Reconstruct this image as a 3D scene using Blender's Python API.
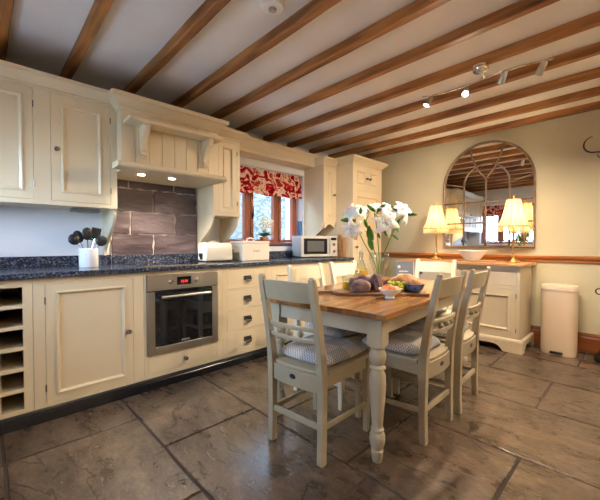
import bpy, bmesh, math, random
from mathutils import Vector, Matrix
random.seed(7)
for o in list(bpy.data.objects): bpy.data.objects.remove(o)
S = bpy.context.scene; COL = S.collection
PI = math.pi
# ---------------------------------------------------------------- camera, world, lights, exposure
cd = bpy.data.cameras.new('camera'); cam = bpy.data.objects.new('camera', cd); COL.objects.link(cam)
cd.sensor_width = 36; cd.lens = 332/600*36; cd.clip_start = .02
cam.location = (0, 0, 1.10); cam.rotation_euler = (PI/2 - math.atan(7/332), 0, math.radians(46.1))
S.camera = cam
w = bpy.data.worlds.new('world'); S.world = w; w.use_nodes = True
bg = w.node_tree.nodes['Background']; bg.inputs['Color'].default_value = (.47, .70, 1, 1); bg.inputs['Strength'].default_value = 26
S.view_settings.view_transform = 'Standard'; S.view_settings.look = 'None'; S.view_settings.gamma = 1
S.view_settings.exposure = 0.22
def area(name, loc, rot, sx, sy, energy, color=(1,1,1), portal=False):
    l = bpy.data.lights.new(name, 'AREA'); l.shape = 'RECTANGLE'; l.size = sx; l.size_y = sy; l.energy = energy; l.color = color
    if portal: l.cycles.is_portal = True
    o = bpy.data.objects.new(name, l); COL.objects.link(o); o.location = loc; o.rotation_euler = rot; return o
area('portal_left', (-3.5, 2.52, 1.5), (0, -PI/2, 0), .95, 1.2, 1, portal=True)
area('portal_back', (-2.2, -.68, 1.55), (PI/2, 0, 0), 1.36, .95, 1, portal=True)
def point(name, loc, energy, color, r=.03, parent=None, spot=None, rot=(0,0,0), blend=.5):
    l = bpy.data.lights.new(name, 'SPOT' if spot else 'POINT'); l.energy = energy; l.color = color; l.shadow_soft_size = r
    if spot: l.spot_size = spot; l.spot_blend = blend
    o = bpy.data.objects.new(name, l); COL.objects.link(o); o.location = loc; o.rotation_euler = rot
    if parent: o.parent = parent
    return o
WARM = (1, .73, .42); WARMW = (1, .82, .62)
# ---------------------------------------------------------------- materials
def nodes(name):
    m = bpy.data.materials.new(name); m.use_nodes = True
    return m, m.node_tree.nodes, m.node_tree.links, m.node_tree.nodes['Principled BSDF']
def mat(name, col, rough=.5, metal=0, spec=.5, noise=0, nscale=8, bump=0, bscale=60, trans=0, coat=0, emit=None, es=0, ior=1.45, sss=0):
    m, N, L, b = nodes(name)
    b.inputs['Base Color'].default_value = (*col, 1); b.inputs['Roughness'].default_value = rough
    b.inputs['Metallic'].default_value = metal; b.inputs['Specular IOR Level'].default_value = spec
    b.inputs['IOR'].default_value = ior; b.inputs['Transmission Weight'].default_value = trans; b.inputs['Coat Weight'].default_value = coat
    if sss: b.inputs['Subsurface Weight'].default_value = sss; b.inputs['Subsurface Scale'].default_value = .01
    if emit: b.inputs['Emission Color'].default_value = (*emit, 1); b.inputs['Emission Strength'].default_value = es
    if noise or bump:
        tc = N.new('ShaderNodeTexCoord')
    if noise:
        t = N.new('ShaderNodeTexNoise'); t.inputs['Scale'].default_value = nscale; t.inputs['Detail'].default_value = 5
        L.new(tc.outputs['Object'], t.inputs['Vector'])
        r = N.new('ShaderNodeValToRGB'); r.color_ramp.elements[0].position = .3; r.color_ramp.elements[1].position = .7
        r.color_ramp.elements[0].color = (*[c*(1-noise) for c in col], 1); r.color_ramp.elements[1].color = (*[min(1, c*(1+noise*.6)) for c in col], 1)
        L.new(t.outputs['Fac'], r.inputs['Fac']); L.new(r.outputs['Color'], b.inputs['Base Color'])
    if bump:
        t2 = N.new('ShaderNodeTexNoise'); t2.inputs['Scale'].default_value = bscale; t2.inputs['Detail'].default_value = 4
        L.new(tc.outputs['Object'], t2.inputs['Vector'])
        bp = N.new('ShaderNodeBump'); bp.inputs['Strength'].default_value = bump; bp.inputs['Distance'].default_value = .01
        L.new(t2.outputs['Fac'], bp.inputs['Height']); L.new(bp.outputs['Normal'], b.inputs['Normal'])
    return m
def wood(name, c0, c1, rough=.4, axis='X', stretch=.08, scale=14, knots=True, stave=0, bump=.15):
    m, N, L, b = nodes(name); b.inputs['Roughness'].default_value = rough
    tc = N.new('ShaderNodeTexCoord'); mp = N.new('ShaderNodeMapping')
    s = [1, 1, 1]; s['XYZ'.index(axis)] = stretch; mp.inputs['Scale'].default_value = s
    L.new(tc.outputs['Object'], mp.inputs['Vector'])
    n = N.new('ShaderNodeTexNoise'); n.inputs['Scale'].default_value = scale; n.inputs['Detail'].default_value = 8; n.inputs['Distortion'].default_value = .6
    L.new(mp.outputs['Vector'], n.inputs['Vector'])
    r = N.new('ShaderNodeValToRGB'); e = r.color_ramp.elements
    e[0].position = .28; e[1].position = .72; e[0].color = (*c0, 1); e[1].color = (*c1, 1)
    L.new(n.outputs['Fac'], r.inputs['Fac']); last = r.outputs['Color']
    if knots:
        v = N.new('ShaderNodeTexVoronoi'); v.inputs['Scale'].default_value = 3.2
        mp2 = N.new('ShaderNodeMapping'); s2 = [1.6, 1.6, 1.6]; s2['XYZ'.index(axis)] = .7; mp2.inputs['Scale'].default_value = s2
        L.new(tc.outputs['Object'], mp2.inputs['Vector']); L.new(mp2.outputs['Vector'], v.inputs['Vector'])
        rr = N.new('ShaderNodeValToRGB'); rr.color_ramp.elements[0].position = .03; rr.color_ramp.elements[0].color = (.35, .3, .25, 1)
        rr.color_ramp.elements[1].position = .1; rr.color_ramp.elements[1].color = (1, 1, 1, 1)
        L.new(v.outputs['Distance'], rr.inputs['Fac'])
        mx = N.new('ShaderNodeMix'); mx.data_type = 'RGBA'; mx.blend_type = 'MULTIPLY'; mx.inputs['Factor'].default_value = 1
        L.new(last, mx.inputs['A']); L.new(rr.outputs['Color'], mx.inputs['B']); last = mx.outputs['Result']
    if stave:
        br = N.new('ShaderNodeTexBrick'); br.inputs['Scale'].default_value = 1; br.inputs['Brick Width'].default_value = .5; br.inputs['Row Height'].default_value = stave
        br.inputs['Mortar Size'].default_value = .0012; br.inputs['Color1'].default_value = (1, 1, 1, 1); br.inputs['Color2'].default_value = (.72, .68, .62, 1); br.inputs['Mortar'].default_value = (.45, .4, .35, 1)
        if axis == 'Y':
            mp3 = N.new('ShaderNodeMapping'); mp3.inputs['Rotation'].default_value = (0, 0, PI/2); L.new(tc.outputs['Object'], mp3.inputs['Vector']); L.new(mp3.outputs['Vector'], br.inputs['Vector'])
        else: L.new(tc.outputs['Object'], br.inputs['Vector'])
        mx = N.new('ShaderNodeMix'); mx.data_type = 'RGBA'; mx.blend_type = 'MULTIPLY'; mx.inputs['Factor'].default_value = .9
        L.new(last, mx.inputs['A']); L.new(br.outputs['Color'], mx.inputs['B']); last = mx.outputs['Result']
    L.new(last, b.inputs['Base Color'])
    bp = N.new('ShaderNodeBump'); bp.inputs['Strength'].default_value = bump; bp.inputs['Distance'].default_value = .004
    L.new(n.outputs['Fac'], bp.inputs['Height']); L.new(bp.outputs['Normal'], b.inputs['Normal'])
    return m
CREAM = mat('cream paint', (.71, .60, .41), .42, noise=.05, nscale=3, bump=.03, bscale=90)
GREYC = mat('stone cream paint', (.60, .51, .37), .42, noise=.06, nscale=4)
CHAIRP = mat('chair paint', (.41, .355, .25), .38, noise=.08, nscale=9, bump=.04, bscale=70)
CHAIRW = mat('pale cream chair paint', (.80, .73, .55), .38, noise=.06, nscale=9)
WHITEW = mat('white plaster', (.80, .80, .82), .8, bump=.12, bscale=14, noise=.03, nscale=2)
CEILM = mat('ceiling plaster', (.88, .87, .86), .85, bump=.2, bscale=9, noise=.05, nscale=3)
SAGE = mat('sage cream plaster', (.52, .475, .325), .75, bump=.15, bscale=10, noise=.05, nscale=2)
BEAM = wood('beam wood', (.085, .026, .005), (.56, .25, .075), .62, 'X', .12, 14, bump=.6)
TRIMW = wood('orange pine trim', (.24, .07, .012), (.42, .15, .035), .28, 'X', .06, 14, knots=False)
SKIRTW = wood('dark red pine skirting', (.12, .032, .006), (.24, .075, .018), .3, 'X', .06, 14, knots=False)
OAK = wood('oak tabletop', (.27, .115, .035), (.50, .265, .10), .2, 'Y', .1, 16, knots=False, stave=.095)
OAKX = wood('oak board', (.38, .19, .08), (.60, .36, .17), .4, 'X', .1, 20, knots=False)
OAKZ = wood('beech board', (.50, .26, .10), (.72, .45, .22), .4, 'Z', .1, 20, knots=False)
DARKW = wood('dark serving board wood', (.13, .06, .03), (.30, .16, .08), .45, 'X', .1, 20, knots=False)
WINW = wood('red brown window timber', (.20, .055, .03), (.38, .13, .07), .35, 'Z', .1, 14, knots=False)
BLACKP = mat('black gloss plinth', (.012, .013, .016), .22)
BLACK = mat('black plastic', (.015, .015, .017), .35)
IRON = mat('wrought iron', (.03, .025, .02), .5, .6)
RUST = mat('aged iron mirror frame', (.22, .15, .10), .55, .5, noise=.35, nscale=25, bump=.2)
STEEL = mat('brushed steel', (.62, .60, .57), .28, 1)
CHROME = mat('chrome', (.75, .73, .70), .12, 1)
PEWTER = mat('pewter', (.16, .15, .14), .32, .9)
BRASS = mat('antique brass', (.62, .42, .18), .3, 1)
OVENG = mat('black oven glass', (.006, .006, .008), .05, coat=.5)
WHITEC = mat('white ceramic', (.82, .81, .80), .18)
WHITEP = mat('white plastic', (.92, .92, .90), .35)
CREAMP = mat('cream enamel', (.82, .76, .64), .22)
BINP = mat('blush cream enamel', (.68, .55, .41), .30)
DARKIN = mat('brown wood interior', (.26, .17, .09), .6)
RUBBER = mat('dark rubber', (.02, .02, .02), .7)
MIRROR = mat('mirror glass', (.86, .86, .84), .01, 1)
LEAF = mat('lily leaf', (.06, .20, .025), .4, noise=.3, nscale=20)
STEMM = mat('green stem', (.08, .19, .03), .5)
PETAL = mat('white lily petal', (.88, .86, .78), .5, sss=.3, noise=.06, nscale=30)
STAMEN = mat('orange stamen', (.55, .18, .03), .6)
BUD = mat('brown red bud', (.30, .05, .03), .5)
CRUST = wood('dark floury crust', (.05, .016, .02), (.40, .25, .22), .85, 'X', 1, 13, knots=False, bump=.6)
CRUST2 = wood('golden loaf crust', (.26, .10, .03), (.62, .38, .20), .85, 'X', 1, 14, knots=False, bump=.6)
GRG = mat('green grape', (.42, .50, .05), .2, sss=.4)
GRR = mat('dark grape', (.10, .012, .04), .2)
PEACH = mat('peach flesh', (.85, .25, .08), .35, noise=.4, nscale=25)
TERRA = mat('terracotta', (.45, .16, .07), .7)
JUICE = mat('orange juice', (1, .56, .01), .3)
BULB = mat('lit bulb', (1, .9, .7), .5, emit=(1, .82, .55), es=14)
SPOTB = mat('lit spot lens', (1, .95, .85), .5, emit=(1, .92, .8), es=30)
REDLED = mat('red display digits', (1, .05, .02), .5, emit=(1, .03, .02), es=2.5)
BOOKC = mat('slate blue card', (.16, .20, .25), .5, noise=.15, nscale=8)
PALE = mat('pale print', (.72, .74, .76), .6)
BLUEB = mat('blue panel', (.10, .19, .33), .3)
def glass_mat(name, rough=0.0, tint=(1,1,1)):
    m, N, L, b = nodes(name); out = N['Material Output']
    t = N.new('ShaderNodeBsdfTransparent'); t.inputs['Color'].default_value = (*tint, 1)
    g = N.new('ShaderNodeBsdfGlossy'); g.inputs['Roughness'].default_value = .02 + rough
    lw = N.new('ShaderNodeLayerWeight'); lw.inputs['Blend'].default_value = .25
    mu = N.new('ShaderNodeMath'); mu.operation = 'MULTIPLY_ADD'; mu.inputs[1].default_value = .35; mu.inputs[2].default_value = .03; L.new(lw.outputs['Facing'], mu.inputs[0])
    mx = N.new('ShaderNodeMixShader'); L.new(mu.outputs[0], mx.inputs['Fac']); L.new(t.outputs[0], mx.inputs[1]); L.new(g.outputs[0], mx.inputs[2])
    L.new(mx.outputs[0], out.inputs['Surface']); return m
PANE = glass_mat('window glass'); CLEAR = glass_mat('clear glass', tint=(.93, .95, .94))
def shade_mat():
    m, N, L, b = nodes('cream lamp shade'); out = N['Material Output']
    d = N.new('ShaderNodeBsdfDiffuse'); d.inputs['Color'].default_value = (.90, .80, .60, 1)
    t = N.new('ShaderNodeBsdfTranslucent'); t.inputs['Color'].default_value = (.97, .88, .68, 1)
    mx = N.new('ShaderNodeMixShader'); mx.inputs['Fac'].default_value = .6
    L.new(d.outputs[0], mx.inputs[1]); L.new(t.outputs[0], mx.inputs[2]); L.new(mx.outputs[0], out.inputs['Surface']); return m
SHADE = shade_mat()
def granite():
    m, N, L, b = nodes('blue black granite'); b.inputs['Roughness'].default_value = .16
    tc = N.new('ShaderNodeTexCoord'); v = N.new('ShaderNodeTexVoronoi'); v.inputs['Scale'].default_value = 120
    L.new(tc.outputs['Object'], v.inputs['Vector'])
    n = N.new('ShaderNodeTexNoise'); n.inputs['Scale'].default_value = 70; n.inputs['Detail'].default_value = 3; L.new(tc.outputs['Object'], n.inputs['Vector'])
    r = N.new('ShaderNodeValToRGB'); r.color_ramp.interpolation = 'CONSTANT'; e = r.color_ramp.elements
    e[0].position = 0; e[0].color = (.016, .020, .034, 1); e[1].position = .50; e[1].color = (.06, .075, .11, 1)
    x = e.new(.62); x.color = (.14, .16, .21, 1); x = e.new(.70); x.color = (.42, .44, .50, 1)
    L.new(n.outputs['Fac'], r.inputs['Fac']); L.new(r.outputs['Color'], b.inputs['Base Color']); return m
GRANITE = granite()
def slate_mat():
    m, N, L, b = nodes('purple brown slate'); b.inputs['Roughness'].default_value = .45
    tc = N.new('ShaderNodeTexCoord'); n = N.new('ShaderNodeTexNoise'); n.inputs['Scale'].default_value = 5; n.inputs['Detail'].default_value = 8
    mp = N.new('ShaderNodeMapping'); mp.inputs['Scale'].default_value = (1, .5, 1.6); L.new(tc.outputs['Object'], mp.inputs['Vector']); L.new(mp.outputs['Vector'], n.inputs['Vector'])
    r = N.new('ShaderNodeValToRGB'); e = r.color_ramp.elements; e[0].position = .3; e[1].position = .75
    e[0].color = (.04, .026, .03, 1); e[1].color = (.18, .130, .135, 1); L.new(n.outputs['Fac'], r.inputs['Fac']); L.new(r.outputs['Color'], b.inputs['Base Color'])
    bp = N.new('ShaderNodeBump'); bp.inputs['Strength'].default_value = 1; bp.inputs['Distance'].default_value = .03
    L.new(n.outputs['Fac'], bp.inputs['Height']); L.new(bp.outputs['Normal'], b.inputs['Normal']); return m
SLATE = slate_mat(); GROUT = mat('pale grout', (.62, .54, .48), .85, bump=.4, bscale=40)
def flag_mat():
    m, N, L, b = nodes('riven flagstone')
    tc = N.new('ShaderNodeTexCoord'); mp = N.new('ShaderNodeMapping'); mp.inputs['Scale'].default_value = (.8, 1.5, 1); mp.inputs['Rotation'].default_value = (0, 0, .25)
    L.new(tc.outputs['Object'], mp.inputs['Vector'])
    def noise(sc, det, ro, di, off=0):
        n = N.new('ShaderNodeTexNoise'); n.inputs['Scale'].default_value = sc; n.inputs['Detail'].default_value = det; n.inputs['Roughness'].default_value = ro; n.inputs['Distortion'].default_value = di
        v = N.new('ShaderNodeVectorMath'); v.inputs[1].default_value = (off, off*.7, 0); L.new(mp.outputs['Vector'], v.inputs[0]); L.new(v.outputs[0], n.inputs['Vector']); return n.outputs['Fac']
    def ramp(src, stops):
        r = N.new('ShaderNodeValToRGB'); e = r.color_ramp.elements; e[0].position = stops[0][0]; e[0].color = (*stops[0][1], 1); e[1].position = stops[-1][0]; e[1].color = (*stops[-1][1], 1)
        for p_, c_ in stops[1:-1]: x = e.new(p_); x.color = (*c_, 1)
        L.new(src, r.inputs['Fac']); return r.outputs['Color']
    def mul(a_, b_, f_):
        x = N.new('ShaderNodeMix'); x.data_type = 'RGBA'; x.blend_type = 'MULTIPLY'; x.inputs['Factor'].default_value = f_; L.new(a_, x.inputs['A']); L.new(b_, x.inputs['B']); return x.outputs['Result']
    def math_(op, a_, v=None, b_=None):
        x = N.new('ShaderNodeMath'); x.operation = op; L.new(a_, x.inputs[0])
        if b_ is not None: L.new(b_, x.inputs[1])
        elif v is not None: x.inputs[1].default_value = v
        return x.outputs[0]
    big = noise(1.1, 3, .5, .3); mid = noise(5, 10, .72, .15, 3); fine = noise(38, 6, .7, 0, 7)
    col = ramp(mid, [(.30, (.042, .028, .019)), (.5, (.115, .081, .056)), (.72, (.235, .178, .125))])
    col = mul(col, ramp(big, [(.35, (.62, .60, .62)), (.65, (1.15, 1.08, 1))]), 1)
    col = mul(col, ramp(fine, [(.32, (.45, .43, .41)), (.6, (1.1, 1.1, 1.1))]), .8)
    n2 = noise(1.2, 7, .55, .9, 11)
    c1 = math_('ABSOLUTE', math_('SUBTRACT', math_('FRACT', math_('MULTIPLY', n2, 5)), .5))
    crack = ramp(c1, [(.0, (.10, .08, .07)), (.02, (.28, .25, .23)), (.05, (1, 1, 1))])
    brk = ramp(noise(2.2, 4, .6, .4, 23), [(.43, (0, 0, 0)), (.50, (1, 1, 1))])
    x = N.new('ShaderNodeMix'); x.data_type = 'RGBA'; x.blend_type = 'MULTIPLY'; L.new(brk, x.inputs['Factor']); L.new(col, x.inputs['A']); L.new(crack, x.inputs['B'])
    L.new(x.outputs['Result'], b.inputs['Base Color'])
    r2 = N.new('ShaderNodeMapRange'); r2.inputs['To Min'].default_value = .16; r2.inputs['To Max'].default_value = .42; L.new(mid, r2.inputs['Value']); L.new(r2.outputs[0], b.inputs['Roughness'])
    b.inputs['Coat Weight'].default_value = .55; b.inputs['Coat Roughness'].default_value = .22
    h = math_('ADD', math_('MULTIPLY', math_('FRACT', math_('MULTIPLY', n2, 5)), .45), None, math_('ADD', math_('MULTIPLY', mid, 1.2), None, math_('MULTIPLY', fine, .18)))
    bp = N.new('ShaderNodeBump'); bp.inputs['Strength'].default_value = .5; bp.inputs['Distance'].default_value = .010
    L.new(h, bp.inputs['Height']); L.new(bp.outputs['Normal'], b.inputs['Normal']); return m
FLAG = flag_mat(); MORTAR = mat('dark mortar', (.05, .035, .028), .9)
def gingham():
    m, N, L, b = nodes('grey gingham cushion fabric'); b.inputs['Roughness'].default_value = .9
    tc = N.new('ShaderNodeTexCoord'); c = N.new('ShaderNodeTexChecker'); c.inputs['Scale'].default_value = 120
    c.inputs['Color1'].default_value = (.74, .73, .70, 1); c.inputs['Color2'].default_value = (.36, .36, .38, 1)
    mpz = N.new('ShaderNodeMapping'); mpz.inputs['Scale'].default_value = (1, 1, 0); mpz.inputs['Location'].default_value = (0, 0, .003); L.new(tc.outputs['Object'], mpz.inputs['Vector']); L.new(mpz.outputs['Vector'], c.inputs['Vector'])
    c2 = N.new('ShaderNodeTexChecker'); c2.inputs['Scale'].default_value = 8; c2.inputs['Color1'].default_value = (1, .96, .90, 1); c2.inputs['Color2'].default_value = (.60, .62, .68, 1)
    mp = N.new('ShaderNodeMapping'); mp.inputs['Location'].default_value = (.0, .0, .003); mp.inputs['Scale'].default_value = (1, 1, 0); L.new(tc.outputs['Object'], mp.inputs['Vector']); L.new(mp.outputs['Vector'], c2.inputs['Vector'])
    mx = N.new('ShaderNodeMix'); mx.data_type = 'RGBA'; mx.blend_type = 'MULTIPLY'; mx.inputs['Factor'].default_value = .8
    L.new(c.outputs['Color'], mx.inputs['A']); L.new(c2.outputs['Color'], mx.inputs['B']); L.new(mx.outputs['Result'], b.inputs['Base Color']); return m
GING = gingham()
def floral():
    m, N, L, b = nodes('red floral blind fabric'); out = N['Material Output']
    tc = N.new('ShaderNodeTexCoord'); n = N.new('ShaderNodeTexNoise'); n.inputs['Scale'].default_value = 8.5; n.inputs['Detail'].default_value = 3; n.inputs['Distortion'].default_value = 1.4
    L.new(tc.outputs['Object'], n.inputs['Vector'])
    r = N.new('ShaderNodeValToRGB'); e = r.color_ramp.elements; e[0].position = .50; e[0].color = (.60, .02, .03, 1); e[1].position = .55; e[1].color = (.88, .74, .58, 1)
    x = e.new(.40); x.color = (.24, .006, .012, 1); x = e.new(.60); x.color = (.84, .68, .52, 1); x = e.new(.66); x.color = (.42, .03, .03, 1)
    L.new(n.outputs['Fac'], r.inputs['Fac'])
    d = N.new('ShaderNodeBsdfDiffuse'); t = N.new('ShaderNodeBsdfTranslucent'); mx = N.new('ShaderNodeMixShader'); mx.inputs['Fac'].default_value = .25
    L.new(r.outputs['Color'], d.inputs['Color']); L.new(r.outputs['Color'], t.inputs['Color'])
    L.new(d.outputs[0], mx.inputs[1]); L.new(t.outputs[0], mx.inputs[2]); L.new(mx.outputs[0], out.inputs['Surface']); return m
FLORAL = floral()
def stonewall():
    m, N, L, b = nodes('pale garden stone'); b.inputs['Roughness'].default_value = .9
    tc = N.new('ShaderNodeTexCoord'); v = N.new('ShaderNodeTexVoronoi'); v.feature = 'DISTANCE_TO_EDGE'; v.inputs['Scale'].default_value = 7
    mp = N.new('ShaderNodeMapping'); mp.inputs['Scale'].default_value = (1, .7, 1.8); L.new(tc.outputs['Object'], mp.inputs['Vector']); L.new(mp.outputs['Vector'], v.inputs['Vector'])
    r = N.new('ShaderNodeValToRGB'); e = r.color_ramp.elements; e[0].position = .01; e[0].color = (.025, .03, .025, 1); e[1].position = .12; e[1].color = (.11, .105, .095, 1)
    L.new(v.outputs['Distance'], r.inputs['Fac']); L.new(r.outputs['Color'], b.inputs['Base Color']); return m
STONE = stonewall()
# ---------------------------------------------------------------- mesh helpers
def BM(): return bmesh.new()
def box(bm, x0, x1, y0, y1, z0, z1, M=None):
    vs = [bm.verts.new((x, y, z)) for x in (x0, x1) for y in (y0, y1) for z in (z0, z1)]
    if M: 
        for v in vs: v.co = M @ v.co
    for f in ((0,1,3,2),(4,6,7,5),(0,4,5,1),(2,3,7,6),(0,2,6,4),(1,5,7,3)): bm.faces.new([vs[i] for i in f])
def prism(bm, pts, axis, a0, a1):
    """closed 2d outline extruded along axis; pts are the two other coordinates in xyz order"""
    def P(p, a):
        q = list(p); q.insert('xyz'.index(axis), a); return bm.verts.new(q)
    A = [P(p, a0) for p in pts]; B = [P(p, a1) for p in pts]; n = len(pts)
    bm.faces.new(A); bm.faces.new(B[::-1])
    for i in range(n): bm.faces.new((A[i], B[i], B[(i+1) % n], A[(i+1) % n]))
def lathe(bm, prof, c=(0,0,0), n=24, M=None, sx=1, sy=1):
    rings = []
    for r, z in prof:
        if r < 1e-5: vs = [bm.verts.new((c[0], c[1], c[2]+z))]
        else: vs = [bm.verts.new((c[0]+sx*r*math.cos(2*PI*k/n), c[1]+sy*r*math.sin(2*PI*k/n), c[2]+z)) for k in range(n)]
        rings.append(vs)
    for a, b in zip(rings, rings[1:]):
        for k in range(n):
            k2 = (k+1) % n
            if len(a) == 1 and len(b) == 1: continue
            if len(a) == 1: bm.faces.new((a[0], b[k], b[k2]))
            elif len(b) == 1: bm.faces.new((a[k], a[k2], b[0]))
            else: bm.faces.new((a[k], a[k2], b[k2], b[k]))
    if M:
        for r in rings:
            for v in r: v.co = M @ v.co
def tube(bm, pts, r, n=8, caps=True):
    pts = [Vector(p) for p in pts]; rs = r if isinstance(r, (list, tuple)) else [r]*len(pts)
    up = Vector((0, 0, 1)); rings = []; prev = None
    for i, p in enumerate(pts):
        t = (pts[min(i+1, len(pts)-1)] - pts[max(i-1, 0)]).normalized()
        if prev is None:
            a = t.cross(up); a = a if a.length > .05 else t.cross(Vector((1, 0, 0)))
        else: a = prev - t*prev.dot(t)
        a.normalize(); prev = a; b = t.cross(a)
        rings.append([bm.verts.new(p + rs[i]*(a*math.cos(2*PI*k/n) + b*math.sin(2*PI*k/n))) for k in range(n)])
    for A, B in zip(rings, rings[1:]):
        for k in range(n): bm.faces.new((A[k], A[(k+1) % n], B[(k+1) % n], B[k]))
    if caps: bm.faces.new(rings[0][::-1]); bm.faces.new(rings[-1])
def ball(bm, c, r, sx=1, sy=1, sz=1, sub=2):
    M = Matrix.Translation(c) @ Matrix.Diagonal((sx, sy, sz, 1))
    bmesh.ops.create_icosphere(bm, subdivisions=sub, radius=r, matrix=M)
def sweep(bm, path, prof, closed=False):
    """prof: closed outline of (out, z); path: plan polyline; out is to the RIGHT of travel"""
    n = len(path); rings = []
    for i in range(n):
        p = Vector(path[i]); ds = []
        if closed or i > 0: ds.append((p - Vector(path[i-1])).normalized())
        if closed or i < n-1: ds.append((Vector(path[(i+1) % n]) - p).normalized())
        ns = [Vector((d.y, -d.x)) for d in ds]; nn = sum(ns, Vector((0, 0)))
        nn = nn/ (nn.length_squared) * (2 if len(ns) == 2 else 1) if len(ns) == 2 else ns[0]
        rings.append([bm.verts.new((p.x + nn.x*o, p.y + nn.y*o, z)) for o, z in prof])
    m = len(prof)
    for i in range(n if closed else n-1):
        A, B = rings[i], rings[(i+1) % n]
        for k in range(m): bm.faces.new((A[k], A[(k+1) % m], B[(k+1) % m], B[k]))
    if not closed: bm.faces.new(rings[0][::-1]); bm.faces.new(rings[-1])
def rbar(bm, pts, w, d):
    """bar of section w (x) by d (in the y-z plane) along a path in a plane of constant-ish x"""
    pts = [Vector(p) for p in pts]; rings = []
    for i, p in enumerate(pts):
        t = (pts[min(i+1, len(pts)-1)] - pts[max(i-1, 0)]).normalized(); nrm = Vector((1, 0, 0)).cross(t).normalized()
        ww = w[i] if isinstance(w, (list, tuple)) else w; dd = d[i] if isinstance(d, (list, tuple)) else d
        rings.append([bm.verts.new(p + Vector((sx*ww/2, 0, 0)) + nrm*sy*dd/2) for sx, sy in ((-1,-1),(1,-1),(1,1),(-1,1))])
    for A, B in zip(rings, rings[1:]):
        for k in range(4): bm.faces.new((A[k], A[(k+1) % 4], B[(k+1) % 4], B[k]))
    bm.faces.new(rings[0][::-1]); bm.faces.new(rings[-1])
def curved_board(bm, x0, x1, yf, z0, z1, th, n=12):
    rings = []
    for i in range(n+1):
        x = x0 + (x1-x0)*i/n; za = z0(x) if callable(z0) else z0; zb = z1(x) if callable(z1) else z1
        rings.append([bm.verts.new((x, yf(x, z) + s*th/2, z)) for s, z in ((-1, za), (1, za), (1, zb), (-1, zb))])
    for A, B in zip(rings, rings[1:]):
        for k in range(4): bm.faces.new((A[k], A[(k+1) % 4], B[(k+1) % 4], B[k]))
    bm.faces.new(rings[0][::-1]); bm.faces.new(rings[-1])
def obj(name, bm, m, parent=None, bevel=0, smooth=False, loc=None, sub=0):
    bmesh.ops.recalc_face_normals(bm, faces=bm.faces[:])
    me = bpy.data.meshes.new(name); bm.to_mesh(me); bm.free(); me.materials.append(m)
    o = bpy.data.objects.new(name, me); COL.objects.link(o)
    if parent: o.parent = parent
    if loc: o.location = loc
    if smooth:
        for p in me.polygons: p.use_smooth = True
        if smooth != 'all':
            md = None
            me.shade_smooth() if hasattr(me, 'shade_smooth') else None
            bm2 = bmesh.new(); bm2.from_mesh(me)
            for e in bm2.edges:
                if len(e.link_faces) == 2 and e.calc_face_angle(0) > math.radians(38): e.smooth = False
            bm2.to_mesh(me); bm2.free()
    if bevel:
        md = o.modifiers.new('bevel', 'BEVEL'); md.width = bevel; md.segments = 2; md.limit_method = 'ANGLE'; md.angle_limit = math.radians(40)
    if sub:
        md = o.modifiers.new('subdivision', 'SUBSURF'); md.levels = sub; md.render_levels = sub
    return o
def tag(o, label, cat, group=None, kind=None):
    o['label'] = label; o['category'] = cat
    if group: o['group'] = group
    if kind: o['kind'] = kind
    return o
def thing(name, label, cat, loc=(0,0,0), rz=0, group=None):
    o = bpy.data.objects.new(name, None); COL.objects.link(o); o.location = loc; o.rotation_euler = (0, 0, rz); o.empty_display_size = .1
    return tag(o, label, cat, group)
def struct(name, bm, m, bevel=0, label=None, smooth=False, loc=None):
    o = obj(name, bm, m, None, bevel, smooth, loc); o['kind'] = 'structure'
    if label: o['label'] = label
    return o
def structe(name, loc=(0,0,0), rz=0, label=None):
    o = bpy.data.objects.new(name, None); COL.objects.link(o); o.location = loc; o.rotation_euler = (0,0,rz); o['kind'] = 'structure'
    if label: o['label'] = label
    return o
def copy_tree(o, parent=None):
    c = o.copy(); COL.objects.link(c)
    if parent: c.parent = parent
    for ch in list(o.children): copy_tree(ch, c)
    return c
def text_mesh(name, body, size, m, parent, loc, rot, ext=.0006):
    cu = bpy.data.curves.new(name, 'FONT'); cu.body = body; cu.size = size; cu.extrude = ext; cu.align_x = 'CENTER'; cu.align_y = 'CENTER'
    t = bpy.data.objects.new(name, cu); COL.objects.link(t); dg = bpy.context.evaluated_depsgraph_get()
    me = bpy.data.meshes.new_from_object(t.evaluated_get(dg)); bpy.data.objects.remove(t)
    o = bpy.data.objects.new(name, me); me.materials.clear(); me.materials.append(m); COL.objects.link(o); o.parent = parent; o.location = loc; o.rotation_euler = rot
    return o
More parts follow.
